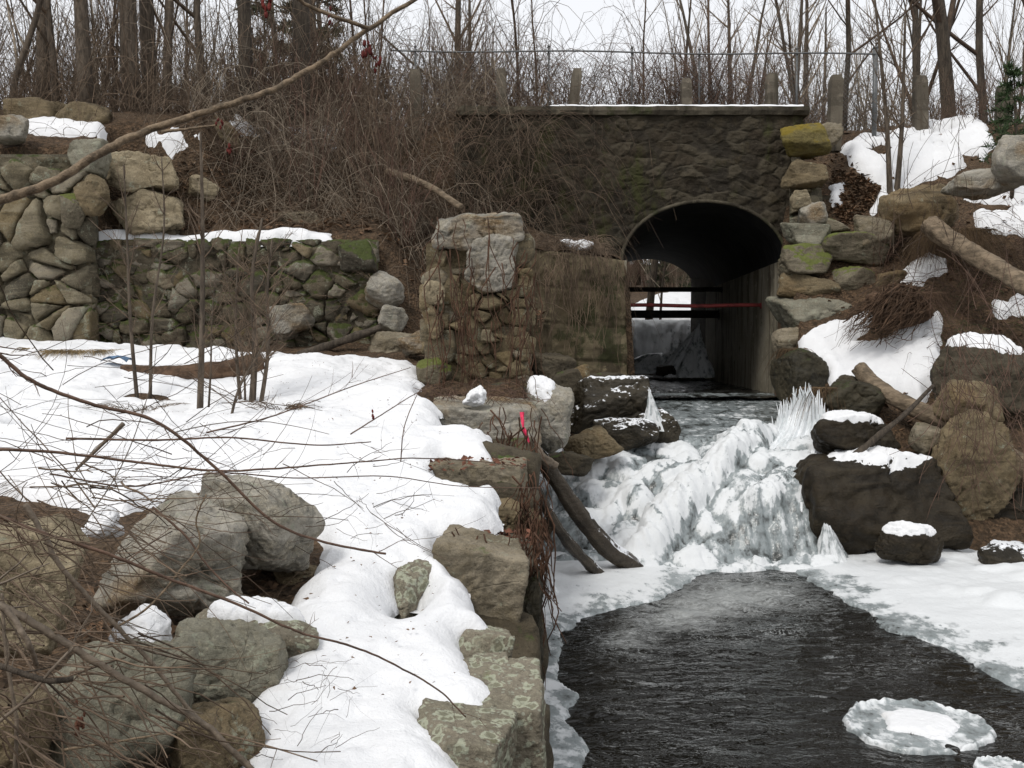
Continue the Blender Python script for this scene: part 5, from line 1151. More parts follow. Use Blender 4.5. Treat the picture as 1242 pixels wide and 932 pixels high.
# thickets
def scatter(n, xr, yr, keys, label, group, sc, mats, seed, ok=lambda x, y: True, fixz=None):
    r = random.Random(seed); c = 0; tries = 0
    while c < n and tries < n * 20:
        tries += 1
        x, y = r.uniform(*xr), r.uniform(*yr)
        if not ok(x, y): continue
        o = shrub(r.choice(keys), x, y, label, group, r.uniform(*sc), r.uniform(0, 6.28), r.choice(mats), (lambda a, b: fixz) if fixz else H); c += 1
scatter(40, (-5.0, -.5), (15.9, 19.4), ['ta', 'tb', 'tb', 'td', 'tc'], 'tangled brown thicket on the bank between the left crest and the bridge', 'thickets on the left bank', (.6, 1.05), ['twig', 'twig', 'twigdark', 'twigred', 'twiggrey'], 5)
scatter(18, (-11, -5.0), (16.2, 19.8), ['ta', 'tb', 'tc', 'td'], 'bare brush among the trunks on the left crest', 'brush on the left crest', (.5, 1.0), ['twig', 'twigdark', 'twiggrey'], 6)
scatter(30, (-4.5, 6.5), (19.9, 21.0), ['ta', 'tc', 'tc'], 'bare brown brush behind the fence on the bridge', 'brush behind the bridge fence', (.55, .95), ['twig', 'twigred', 'twigdark', 'twig'], 7, fixz=4.25)
scatter(28, (-5.2, .8), (19.6, 23.5), ['ta', 'tc', 'tc', 'tb'], 'tall dense brown thicket at the left end of the fence', 'tall thickets by the fence', (1.0, 1.7), ['twig', 'twigdark', 'twig', 'twigred'], 27, fixz=4.2)
scatter(30, (-12, -4.5), (20, 24), ['ta', 'tc', 'tc'], 'tall bare thicket behind the trunks of the left crest', 'tall thickets behind the left crest', (1.0, 1.8), ['twig', 'twigdark', 'twiggrey'], 28)
scatter(10, (3.0, 5.6), (20.2, 21.2), ['tb', 'tc', 'td'], 'reddish vine tangle on the fence over the culvert', 'vine tangles on the fence', (.8, 1.1), ['twigred'], 8, fixz=4.25)
scatter(62, (-13, 19), (29.5, 36), ['ta', 'tc', 'tc', 'tb'], 'tall grey brush on the far side of the road', 'brush beyond the road', (1.7, 3.0), ['twiggrey', 'twig', 'twigdark'], 9, lambda x, y: not (1.5 < x < 7.2))
scatter(34, (3.5, 11), (47, 58), ['ta', 'tc'], 'brown brush on the far bank seen through the culvert', 'brush beyond the culvert', (.7, 1.3), ['twig', 'twigred', 'twiggrey'], 10)
scatter(22, (6.0, 9.6), (14.6, 19.5), ['td', 'tb', 'td'], 'low reddish brush on the right bank', 'brush on the right bank', (.35, .7), ['twigred', 'twig', 'twigred'], 11, lambda x, y: not (5.6 < x < 9.2 and 17.3 < y < 20.5) and not (5.0 < x < 7.2 and 14. < y < 16.1))
scatter(8, (6.6, 12), (19.8, 22), ['ta', 'tb'], 'bare brush on the crest under the curved tree', 'brush on the right crest', (.5, .8), ['twig', 'twigred'], 12)

# pines
def pine(name, label, loc, h, r, m, seed, low=.25, dens=1., blade=.16):
    rng = random.Random(seed); e = empty(name, loc, label, 'tree'); t = MB(); t.tube([(0, 0, -.2), (.03 * h, 0, h * .5), (0, 0, h)], [r, r * .7, r * .15], 9); t2 = []
    fo = MB(); nb = int(34 * dens)
    for k in range(nb):
        f = low + (1 - low) * (k + rng.random()) / nb; L = h * .30 * (1.12 - f) * rng.uniform(.6, 1.1); a = rng.uniform(0, 6.28); d = np.array([math.cos(a), math.sin(a), rng.uniform(-.25, .3)])
        p0 = np.array([0, 0, f * h]); P = np.array([p0 + d * L * s + np.array([0, 0, -.18 * L * s * s]) for s in np.linspace(0, 1, 6)]); t.tube(P, np.linspace(.02 * h / 8, .004, 6), 4, cap=False)
        n = int(75 * dens); s = np.array([rng.uniform(.2, 1.05) for _ in range(n)]); rs = np.random.RandomState(rng.randint(0, 9999))
        C = p0 + d * (L * s)[:, None] + np.stack([0 * s, 0 * s, -.18 * L * s * s], 1) + rs.normal(size=(n, 3)) * (.10 * L, .10 * L, .04 * L); D = rs.normal(size=(n, 3)) + d * .7 + (0, 0, .3); D /= np.linalg.norm(D, axis=1)[:, None]
        Sd = np.cross(D, rs.normal(size=(n, 3))); Sd /= np.linalg.norm(Sd, axis=1)[:, None]; bl = blade * rs.uniform(.6, 1.4, (n, 1)); V = np.stack([C - Sd * bl * .09, C + Sd * bl * .09, C + D * bl], 1).reshape(-1, 3); fo.add(V, [np.arange(3 * n).reshape(-1, 3)])
    loc = np.array(loc)
    for nm, b, mm in (('trunk', t, M['barkdark']), ('crown', fo, M[m])):
        for i in range(len(b.V)): b.V[i] = b.V[i] + loc
        b.build(nm, mm, e)
def pine_at(px, Y, *a, **k): x = px2x(px, Y); pine('pine_tree', a[0], (x, Y, float(H(x, Y))), *a[1:], **k)
pine_at(330, 33, 'green pine behind the dark trunks on the left', 11, .2, 'needlefar', 1, blade=.30, dens=1.3)
pine_at(385, 42, 'dull far pine behind the thick dark trunk', 14, .25, 'needlefar', 2, blade=.38, dens=1.3)
pine_at(1222, 17.6, 'small green pine at the right edge of the upper slope', 2.5, .04, 'needle', 3, low=.35, dens=.8, blade=.13)
pine_at(772, 54, 'dark evergreen beyond the culvert', 9, .2, 'needlefar', 4, low=.05, blade=.34, dens=1.2)
pine_at(800, 49, 'low dark evergreen on the snowy bank beyond the culvert', 3.2, .08, 'needlefar', 6, low=.02, blade=.22, dens=1.2)
pine_at(838, 51, 'small dark evergreen at the right of the bank beyond the culvert', 3.0, .08, 'needlefar', 7, low=.02, blade=.22, dens=1.2)
pine_at(840, 60, 'second dark evergreen beyond the culvert', 8, .2, 'needlefar', 5, low=.05, blade=.34, dens=1.2)
P2('snow_slope', 'snowy bank seen through the culvert', [(765, 372), (800, 358), (850, 350), (900, 348), (900, 386), (840, 390), (765, 390)], lambda x, y: H(x, y), .12, .3, 15, .07, y0=30.2, y1=60, skip=.6)

# saplings on the left snow
def sapling(name, label, stems, twig, seed, cat='sapling'):
    rng = random.Random(seed); g = hit(*stems[0][0], HL); e = empty(name, g, label, cat); c = MB()
    for (b, top, r) in stems:
        p = hit(*b, HL); q = at(*top, p[1] + rng.uniform(-.1, .1)); t = MB(); n = 16; P = spline([p - (0, 0, .05), p * .65 + q * .35 + (rng.gauss(0, .03), 0, 0), p * .3 + q * .7 + (rng.gauss(0, .04), 0, 0), q], n); t.tube(P, np.linspace(r, r * .3, n), 8)
        for k in range(twig):
            f = rng.uniform(.2, .98); i = int(f * (n - 1)); L = rng.uniform(.25, .75) * (1.2 - f * .6)
            grow(c, P[i], vrot(np.array([0, 0, 1.]), rng.uniform(.4, 1.1), rng), L, r * .22 * rng.uniform(.6, 1) + .002, 0, rng, .1, (4, 2), .6, (4, 3, 3), (.4, .9), .2, 5, .3, .5)
        t.build('trunk', M['bark'], e)
    c.build('crown', M['twig'], e); return e
sapling('sapling', 'pair of thin saplings rising from a grassy hole in the left snow', [((167, 488), (150, 200), .025), ((182, 487), (196, 190), .021)], 15, 3)
sapling('sapling', 'straight slender sapling in the middle of the left snow', [((242, 511), (243, 160), .036), ((252, 508), (262, 330), .013)], 14, 4)
sapling('sapling', 'multi stemmed bushy sapling right of the slender one', [((305, 500), (318, 265), .04), ((314, 500), (330, 290), .026), ((293, 498), (290, 300), .022), ((276, 520), (330, 380), .016), ((298, 500), (270, 320), .014)], 26, 5)
def slope_sapling():
    e = None; mb = MB(); c = MB(); rng = random.Random(9); p = hit(1082, 242, HR, 15); e = empty('sapling', p, 'pair of thin saplings growing from the upper right snow', 'sapling')
    for b, top in (((1080, 240), (1060, -10)), ((1087, 236), (1098, 20))):
        p = hit(*b, HR, 15); q = at(*top, p[1] - .2); P = spline([p - (0, 0, .1), p * .6 + q * .4 + (.04, 0, 0), q], 16); t = MB(); t.tube(P, np.linspace(.06, .02, 16), 8); t.build('trunk', M['bark'], e)
        for k in range(12):
            i = rng.randint(5, 15); grow(c, P[i], vrot(np.array([0, 0, 1.]), rng.uniform(.3, .9), rng), rng.uniform(.5, 1.2), .012, 0, rng, .15, (4, 3), .5, (4, 3, 3), (.4, .9), .2, 5, .3, .5)
    c.build('crown', M['twig'], e)
slope_sapling()
# ------------------------------------------------------------------ chain link fence and posts on the bridge
YF = 19.5; zr = z(66, YF); zr2 = z(71, YF); fz0 = 4.2
fe = empty('chain_link_fence', (2.2, YF, fz0), 'sagging grey chain link fence running along the road over the bridge', 'fence')
fx0, fx1 = px2x(478, YF), px2x(1058, YF); zrx = lambda x: zr - .08 * (x - fx0) / (fx1 - fx0) - .02 * np.sin((x - fx0) * 1.3)
mb = MB(); xs = np.linspace(fx0, fx1, 30); mb.tube(np.stack([xs, np.full(30, YF), zrx(xs)], 1), .017, 8); mb.build('top_rail', M['galv'], fe)
for px in (505, 665, 765, 846, 963, 1057):
    x = px2x(px, YF); mb = MB(); tp = zrx(x) + (.08 if px < 1050 else .12); r = .022 if px not in (1057,) else .045
    mb.tube([(x, YF + .03, fz0 - .3), (x, YF + .03, tp)], r, 10); mb.tube([(x, YF + .03, tp), (x, YF + .03, tp + .03), (x, YF + .03, tp + .06)], [r * 1.25, r * 1.1, .004], 10); mb.build('post', M['galv'], fe)
mb = MB(); hh = zr - .12 - fz0
for k in np.arange(fx0 - hh, fx1, .085):
    for s in (1, -1):
        a, b = (k, k + hh); u0, u1 = max(a, fx0), min(b, fx1)
        if u1 - u0 < .05: continue
        v0, v1 = (u0 - a), (u1 - a)
        if s < 0: v0, v1 = hh - v0, hh - v1
        mb.tube([(u0, YF - .02 + s * .003, fz0 + v0), (u1, YF - .02 + s * .003, fz0 + v1)], .0024, 3, cap=False)
mb.build('wire_mesh', M['galv'], fe)
for k, (px, top, Y, w, lab) in enumerate([(504, 85, 18.6, 13, 'squared stone post in the brush at the left of the bridge'), (608, 84, 18.75, 12, 'stone post wrapped in vines above the left end of the bridge wall'), (700, 84, 18.75, 12, 'leaning stone post behind the left of the bridge coping'),
        (832, 96, 18.75, 12, 'pale stone post beside the thin fence pole over the culvert'), (936, 90, 18.75, 13, 'dark stone post in the vine tangle over the right of the culvert'), (1014, 92, 18.4, 14, 'stone post at the right end of the bridge'), (1116, 93, 20.0, 14, 'stone post above the upper right snow slope'), (1218, 104, 19.5, 15, 'weathered post at the upper right beside the small pine')]):
    a = at(px, top, Y); w_ = w / F * Y / 2; e = bmesh_post = None; mb = MB(); n = 14; zs = np.linspace(3.6, a[2], n); lean = (.10 if k == 2 else .02 * (k % 3 - 1)); rings = []
    sq = np.array([(-1, -1), (0, -1.02), (1, -1), (1.02, 0), (1, 1), (0, 1), (-1, 1), (-1.02, 0)]) * w_
    for i, zz in enumerate(zs):
        s = 1 - (.22 if i == n - 1 else .0); c = np.array([a[0] + lean * (3.6 - zz) * -1 - lean * (a[2] - 3.6), Y]); rings.append(np.column_stack([sq * s + c + .008 * fbm(np.column_stack([sq * 9, np.full(8, zz * 3 + k)]), 2)[:, None], np.full(8, zz)]))
    V = np.vstack(rings); i = np.arange(n - 1)[:, None] * 8; j = np.arange(8)[None]; kk = (j + 1) % 8; mb.add(V, [np.stack([i + j, i + kk, i + 8 + kk, i + 8 + j], -1).reshape(-1, 4)])
    mb.add(np.vstack([rings[-1], [[a[0], Y, a[2] + .02]]]), [[(m, (m + 1) % 8, 8) for m in range(8)]]); set_props(mb.build('guard_post', M['post'], origin='base', smooth=False), lab, 'post')

# ------------------------------------------------------------------ undergrowth, vines, dead leaves, grass: what nobody could count
def arcs(mb, n, pick, seed, L=(.4, 1.2), r=(.002, .006), lift=.3, sag=.25, flat=.35, segs=7, dirn=None):
    rs = np.random.RandomState(seed)
    for k in range(n):
        p = np.array(pick(rs)); a = rs.uniform(0, 6.283) if dirn is None else dirn + rs.normal() * .7; l = rs.uniform(*L); t = np.linspace(0, 1, segs)[:, None]; d = np.array([math.cos(a), math.sin(a) * .8, 0])
        el = rs.normal() * flat + lift * .4; P = p + d * l * t + np.array([0, 0, 1.]) * (l * (el * t + lift * 2.2 * t * (1 - t) - sag * t * t)) + np.cumsum(rs.normal(size=(segs, 3)), 0) * l * .028
        rr = rs.uniform(*r); mb.tube(P, np.linspace(rr, rr * .45, segs), 3, cap=False)
def on(fn, xr, yr, dz=.0):
    return lambda rs: (lambda x, y: (x, y, float(fn(x, y)) + dz + abs(rs.normal()) * .06))(rs.uniform(*xr), rs.uniform(*yr))
def stuff(name, mb, m, label, cat): return set_props(mb.build(name, M[m], origin='base'), label, cat, kind='stuff')
mb = MB(); arcs(mb, 1500, on(HL, (-5.4, .6), (15.7, 19.2)), 1, (.5, 1.5), (.0025, .0075)); stuff('undergrowth', mb, 'twig', 'matted brown canes covering the bank left of the bridge', 'undergrowth')
mb = MB(); arcs(mb, 420, on(HL, (-5.4, .4), (15.5, 18.9), .1), 2, (.6, 1.8), (.002, .006), .5); stuff('undergrowth', mb, 'twiggrey', 'pale dead stalks among the brown canes left of the bridge', 'undergrowth')
mb = MB(); arcs(mb, 500, on(HL, (-11, -5.3), (15.2, 19.5)), 3, (.4, 1.2), (.002, .006)); stuff('undergrowth', mb, 'twig', 'dead stalks on the left crest behind the fieldstone wall', 'undergrowth')
mb = MB(); arcs(mb, 700, on(HR, (6.2, 9.6), (14.4, 17.6)), 4, (.3, .9), (.002, .006), .25); stuff('undergrowth', mb, 'twigred', 'matted reddish stalks on the right bank', 'undergrowth')
mb = MB(); arcs(mb, 260, on(HR, (6.4, 8.8), (14.8, 16.4)), 14, (.12, .4), (.002, .005), .3); stuff('undergrowth', mb, 'greengrass', 'low green growth among the stalks on the right bank', 'undergrowth')
def on_top(rs): x = rs.uniform(-5.2, 3.4); return (x, rs.uniform(19.5, 21.8), 4.2 + rs.uniform(0, 1.0) * (1 if x < .5 else .5))
mb = MB(); arcs(mb, 620, on_top, 21, (1.0, 2.7), (.0035, .009), .85, .55, .5, 9); stuff('bramble', mb, 'twig', 'tall arching brambles above the left half of the bridge', 'brambles')
mb = MB(); arcs(mb, 420, on(HL, (-5.6, -.6), (16.0, 19.4), .1), 22, (1.0, 2.4), (.003, .007), .8, .6, .5, 9); stuff('bramble', mb, 'twiggrey', 'pale arching brambles on the bank left of the bridge', 'brambles')
mb = MB(); arcs(mb, 380, on(HL, (-11, -5), (16.2, 20), .1), 23, (.9, 2.4), (.003, .008), .8, .5, .6, 9); stuff('bramble', mb, 'twig', 'arching brambles among the trunks on the left crest', 'brambles')
mb = MB(); arcs(mb, 260, on(HR, (6.2, 12), (19.0, 22.5), .1), 24, (.8, 2.0), (.003, .007), .7, .5, .6, 9); stuff('bramble', mb, 'twigdark', 'dark arching brambles on the right crest', 'brambles')
def on_ab(rs): p = at(rs.uniform(640, 728), rs.uniform(292, 312), rs.uniform(16.0, 16.9)); return p
mb = MB(); arcs(mb, 800, on_ab, 5, (.3, .8), (.002, .006), .3, 1.3); stuff('vine_mat', mb, 'twig', 'brown vine mat drooping over the top of the abutment', 'vines')
def on_br(rs): x = rs.uniform(-.9, 1.7) ; return (x, YB - .2 - .15 * rs.rand(), rs.uniform(2.0, 4.45) - .3 * (x > .6))
mb = MB(); arcs(mb, 420, on_br, 6, (.5, 1.6), (.002, .006), .2, .8); stuff('vine_mat', mb, 'twigdark', 'bare vines hanging over the left part of the bridge wall', 'vines')
def on_left(rs): return (rs.uniform(-1.9, .4), rs.uniform(17.0, 17.85), rs.uniform(1.5, 3.9))
mb = MB(); arcs(mb, 340, on_left, 26, (.7, 1.9), (.003, .007), .6, .6, .5, 9); stuff('bramble', mb, 'twig', 'brown brambles in front of the left end of the bridge wall', 'brambles')
def on_fence(rs): x = rs.uniform(-1.5, 5.6); return (x, YF - .1 + rs.normal() * .15, rs.uniform(4.3, 5.5))
mb = MB(); arcs(mb, 520, on_fence, 7, (.5, 1.6), (.0025, .006), .5, .6); stuff('vine_mat', mb, 'twigred', 'reddish bare vines climbing along the fence', 'vines')
def on_wall(rs): p = at(rs.uniform(70, 470), rs.uniform(295, 420), 14.85); return p
mb = MB(); arcs(mb, 260, on_wall, 8, (.3, 1.0), (.002, .005), .2, .5); stuff('vine_mat', mb, 'twig', 'thin bare stems across the face of the low rubble wall', 'vines')
# vines hanging on pillar and blocks
def hang(mb, px0, px1, py0, py1, Y, n, seed, L=(40, 130), r=(.004, .009), sway=9):
    rs = np.random.RandomState(seed)
    for k in range(n):
        x = rs.uniform(px0, px1); y = rs.uniform(py0, py1); l = rs.uniform(*L); m = 9; t = np.linspace(0, 1, m); xx = x + np.cumsum(rs.normal(size=m)) * sway * .45 + rs.normal() * sway * t; rr = rs.uniform(*r)
        dep = Y - .06 * np.abs(rs.normal(size=m)) ; mb.tube([at(a, y + l * b, c) for a, b, c in zip(xx, t, dep)], np.linspace(rr, rr * .5, m), 4, cap=False)
mb = MB(); hang(mb, 520, 636, 262, 400, 11.62, 55, 1, (50, 200)); hang(mb, 640, 652, 300, 420, 11.9, 16, 2, (60, 160)); stuff('vine_mat', mb, 'vine', 'red brown vines hanging down the stone pillar', 'vines')
mb = MB(); hang(mb, 585, 655, 490, 560, 9.6, 40, 3, (40, 110)); hang(mb, 622, 658, 570, 640, 7.9, 40, 4, (40, 120)); hang(mb, 545, 645, 640, 700, 6.15, 26, 5, (50, 120), (.003, .006)); hang(mb, 630, 660, 620, 700, 6.3, 45, 6, (60, 150), (.003, .007)); stuff('vine_mat', mb, 'vine', 'red brown vines hanging down the blocks at the terrace edge', 'vines')
mb = MB(); hang(mb, 642, 752, 300, 330, 15.8, 80, 31, (25, 120), (.003, .007), 7); stuff('vine_mat', mb, 'twig', 'thin vines hanging down the front of the tan abutment', 'vines')
def on_ped(rs): return at(rs.uniform(515, 650), rs.uniform(478, 492), rs.uniform(10.5, 11.6))
mb = MB(); arcs(mb, 170, on_ped, 9, (.2, .7), (.002, .005), .3, .5); stuff('vine_mat', mb, 'twigred', 'tangle of thin vines at the foot of the pillar', 'vines')
# fallen leaves
def leaves(name, label, pick, n, seed, size=.05, m='deadleaf'):
    rs = np.random.RandomState(seed); V = []; 
    P = np.array([pick(rs) for _ in range(n)]); a = rs.uniform(0, 6.283, n); s = size * rs.uniform(.5, 1.3, n); u = np.stack([np.cos(a), np.sin(a), rs.normal(size=n) * .35], 1); w = np.stack([-np.sin(a), np.cos(a), rs.normal(size=n) * .45], 1); up = np.array([0, 0, 1.]) 
    k = rs.uniform(-.1, .5, n)[:, None]; S_ = s[:, None]
    Q = np.stack([P - u * S_, P - u * S_ * .2 + w * S_ * .5 + up * S_ * k, P + u * S_, P - u * S_ * .2 - w * S_ * .5 + up * S_ * k, P + up * S_ * .08], 1).reshape(-1, 3)
    b = np.arange(n)[:, None] * 5; f = np.vstack([b + np.array([[0, 4, 1]]), b + np.array([[1, 4, 2]]), b + np.array([[2, 4, 3]]), b + np.array([[3, 4, 0]])])
    mb = MB(); mb.add(Q, [f]); o = mb.build(name, M[m], origin='base', smooth=False); return set_props(o, label, 'leaves', kind='stuff')
rs_ = np.random.RandomState(44); LP = np.array(left_poly, float)
def on_snow(rs):
    while True:
        x, y = rs.uniform(-1.9, .0) * 1.4 if rs.rand() < .5 else rs.uniform(-6, .0), rs.uniform(4.0, 13.5); zz = float(HL(x, y)); q = np.array([x, y, zz]); px = CX + F * x / (q @ _f); py = CY - F * (q @ _u) / (q @ _f)
        if poly_dist(np.array([px]), np.array([py]), LP)[0] > 14: return (x, y, zz + .165)
leaves('leaf_debris', 'bits of leaf and bark scattered over the left snow', on_snow, 600, 61, .010)
def in_px(poly, fn, y0, y1=40, dz=.03):
    P = np.array(poly, float); x0, y0_, x1, y1_ = P[:, 0].min(), P[:, 1].min(), P[:, 0].max(), P[:, 1].max()
    def pick(rs):
        while True:
            x, y = rs.uniform(x0, x1), rs.uniform(y0_, y1_)
            if poly_dist(np.array([x]), np.array([y]), P)[0] > 0: return hit(x, y, fn, y0, y1) + (0, 0, dz * rs.rand())
    return pick
leaves('fallen_leaves', 'brown fallen leaves filling the gully right of the bridge', in_px([(1010, 205), (1055, 215), (1068, 230), (1050, 262), (1020, 275), (1008, 250)], HR, 15, 25), 700, 1, .055)
leaves('fallen_leaves', 'fallen leaves scattered over the bank left of the bridge', lambda rs: on(HL, (-5.5, .5), (15.4, 19))(rs), 1800, 2, .06)
leaves('fallen_leaves', 'fallen leaves scattered over the right bank', lambda rs: on(HR, (5.2, 9.6), (14.0, 19.5), -.03)(rs), 1300, 3, .05)
leaves('fallen_leaves', 'dead leaves caught between the near boulders', lambda rs: on(HL, (-2.6, -.8), (3.2, 5.8), -.02)(rs), 900, 4, .032)
leaves('fallen_leaves', 'dead leaves on top of the terrace blocks', lambda rs: at(rs.uniform(520, 640), rs.uniform(556, 572), rs.uniform(7.9, 8.4)) if rs.rand() < .5 else at(rs.uniform(560, 645), rs.uniform(645, 662), rs.uniform(6.4, 6.8)), 240, 5, .03, 'oakleaf')
# grass tufts
HS = lambda a, b: HL(a, b) + .14
def tussock(name, label, c, n, L, m, seed, spread=.2, droop=.8, dirn=None, up=.7, r=.0022):
    rs = np.random.RandomState(seed); mb = MB()
    for k in range(n):
        a = rs.uniform(0, 6.283); R = spread * rs.rand() ** .5; p = np.array(c) + (R * math.cos(a), R * math.sin(a) * .7, 0); a2 = a + rs.normal() * .6 if dirn is None else dirn + rs.normal() * .5; l = L * rs.uniform(.5, 1.2); t = np.linspace(0, 1, 6)[:, None]
        P = p + np.array([math.cos(a2), math.sin(a2), 0]) * l * t * rs.uniform(.4, 1) + np.array([0, 0, 1.]) * l * (up * rs.uniform(.5, 1.2) * t - droop * t * t); mb.tube(P, np.linspace(r, r * .4, 6), 3, cap=False)
    return set_props(mb.build(name, M[m], origin='base'), label, 'grass')
up_ = np.array([0, 0, .13])
tussock('grass_tuft', 'flattened straw coloured grass hump in the far left snow', hit(97, 424, HS) - up_ * .3, 1300, .36, 'straw', 1, .42, .75, up=.5, r=.003)
tussock('grass_tuft', 'small straw grass hump left of the larger one', hit(50, 421, HS) - up_ * .3, 260, .28, 'straw', 2, .22, .75, up=.5, r=.005)
tussock('grass_tuft', 'ring of brown grass round the foot of the twin saplings', hit(164, 489, HS) - up_ * .6, 420, .28, 'deadgrass', 3, .38, .5, r=.004)
tussock('grass_tuft', 'brown grass scrap at the foot of the bushy sapling', hit(338, 494, HS) - up_ * .2, 130, .3, 'deadgrass', 4, .2, .6, r=.004)
tussock('grass_tuft', 'tuft of straw grass hanging over the culvert corner', at(962, 425, 15.6), 150, .42, 'deadgrass', 5, .15, 1.4, up=.6, r=.0028)
tussock('grass_tuft', 'brown grass hanging under the edge of the snow apron', at(1000, 470, 14.3), 260, .4, 'deadgrass', 6, .3, 1.3, up=.2, r=.005)
tussock('grass_tuft', 'dead grass drooping over the ledge under the upper snow slope', at(1160, 280, 16.2), 600, .7, 'deadgrass', 7, .5, 1.2, up=.3, r=.003)
tussock('grass_tuft', 'matted brown grass at the far left beneath the canes', hit(80, 590, HL, 3), 500, .45, 'deadgrass', 8, .3, .6, up=.6, r=.003)
# root mass
rs = np.random.RandomState(5); mb = MB()
for k in range(300):
    a = np.array((rs.uniform(1085, 1140), rs.uniform(338, 366))); b = np.array((rs.uniform(1010, 1080), rs.uniform(388, 424))); f = rs.uniform(0, .35); g_ = rs.uniform(.6, 1.); p, q = a + (b - a) * f, a + (b - a) * g_; m_ = (p + q) / 2 + rs.normal(size=2) * 9 + (0, -4); Ya, Yb = 15.6 - .5 * f, 15.6 - .5 * g_
    r0 = rs.uniform(.003, .010) * (1 if k % 14 else 3.2); mb.tube(spline([at(*p, Ya + rs.normal() * .1), at(*m_, (Ya + Yb) / 2 - .1), at(*q, Yb)], 11) + np.cumsum(rs.normal(size=(11, 3)), 0) * .022, np.linspace(r0, r0 * .4, 11), 5)
V, T = rock_geo((1.15, .7, .62), 77, .3, 14, 12, .09, 5, .02); mb.add(V + at(1092, 378, 15.75), [T])
set_props(mb.build('root_mass', M['root'], origin='base'), 'red brown mass of roots above the right snow apron', 'roots')
tussock('grass_tuft', 'fibrous brown roots hanging at the side of the root mass', at(1105, 356, 15.4), 220, .55, 'root', 9, .45, 1.0, up=.3, r=.003)

# ------------------------------------------------------------------ canes in front
def cane(name, label, pts, r0, r1, m, twigs=0, seed=0, knots=True, cat='branch', tl=(.06, .22), parent=None):
    rng = random.Random(seed); n = 12 * len(pts); P = spline([at(*p) for p in pts], n); rad = np.linspace(r0, r1, n)
    if knots:
        for k in range(5, n - 3, 11):
            if rng.random() < .6: rad[k + rng.randint(-2, 2)] *= rng.uniform(1.05, 1.16)
    P = P + .35 * r0 * np.stack([n2(np.linspace(0, n / 4, n), np.full(n, k * 3. + seed), 1.) for k in range(3)], 1)
    mb = MB(); mb.tube(P, rad, 9); tws = []
    for k in range(twigs):
        i = rng.randint(3, n - 2); t = P[min(i + 1, n - 1)] - P[i - 1]; t /= np.linalg.norm(t); tm = MB(); tws.append(tm); grow(tm, P[i], vrot(t, rng.uniform(.4, 1.0), rng), rng.uniform(*tl), rad[i] * .4, 0, rng, .1, (2,), .5, (4, 3), (.4, .9), .2, 5, .35, .5)
    o = set_props(mb.build(name, M[m], origin='base'), label, cat)
    for tm in tws: tm.build('twig', M[m], o)
    return o
def cl(name, m, seed, c, n, s, label=None, parent=None):
    """a hanging cluster of shrivelled leaves"""
    rs = np.random.RandomState(seed); mb = MB(); D, T = ICO[2]
    for k in range(n):
        p = np.array(c) + rs.normal(size=3) * s * (.35, .3, .8); v = D * s * rs.uniform(.25, .5) * np.array([.6, .5, 1.2]); v = v * (1 + .5 * fbm(D * 2.3 + k, 2))[:, None]; mb.add(v + p, [T])
    return set_props(mb.build(name, M[m], origin='base'), label, 'leaves') if parent is None else mb.build(name, M[m], parent)
big = cane('branch', 'long smooth bare branch slanting across the upper left foreground', [(-60, 268, 2.0), (0, 243, 2.05), (62, 222, 2.1), (130, 181, 2.15), (175, 160, 2.2), (252, 135, 2.25), (322, 113, 2.3), (362, 92, 2.35), (402, 68, 2.4), (440, 40, 2.45), (510, -5, 2.5)], .0108, .0052, 'cane', 0, 1)
cane('branch', 'thin side branch joining the long slanting branch at the top', [(340, -20, 2.3), (372, 6, 2.36), (410, 22, 2.4), (446, 34, 2.44)], .004, .005, 'cane', 2, 2)
cane('branch', 'short side twig under the long slanting branch', [(196, 160, 2.2), (225, 157, 2.2), (262, 152, 2.2)], .004, .002, 'cane', 0, 3)
for k, (px, py, Y, n_, s, lab) in enumerate([(322, 12, 2.3, 9, .016, 'dark red shrivelled leaf cluster hanging at the top left'), (446, 62, 2.4, 10, .016, 'red brown leaf cluster hanging from the slanting branch'), (456, 74, 2.42, 6, .014, 'smaller leaf cluster below the hanging one'), (266, 150, 2.2, 6, .010, 'tiny shrivelled leaf under the slanting branch'), (278, 180, 2.2, 5, .010, 'single curled red leaf hanging below the side twig'), (400, 22, 2.36, 5, .011, 'small red leaves by the fork of the side branch')]): cl('leaf_cluster', 'redleaf', k, at(px, py, Y), n_, s, lab)
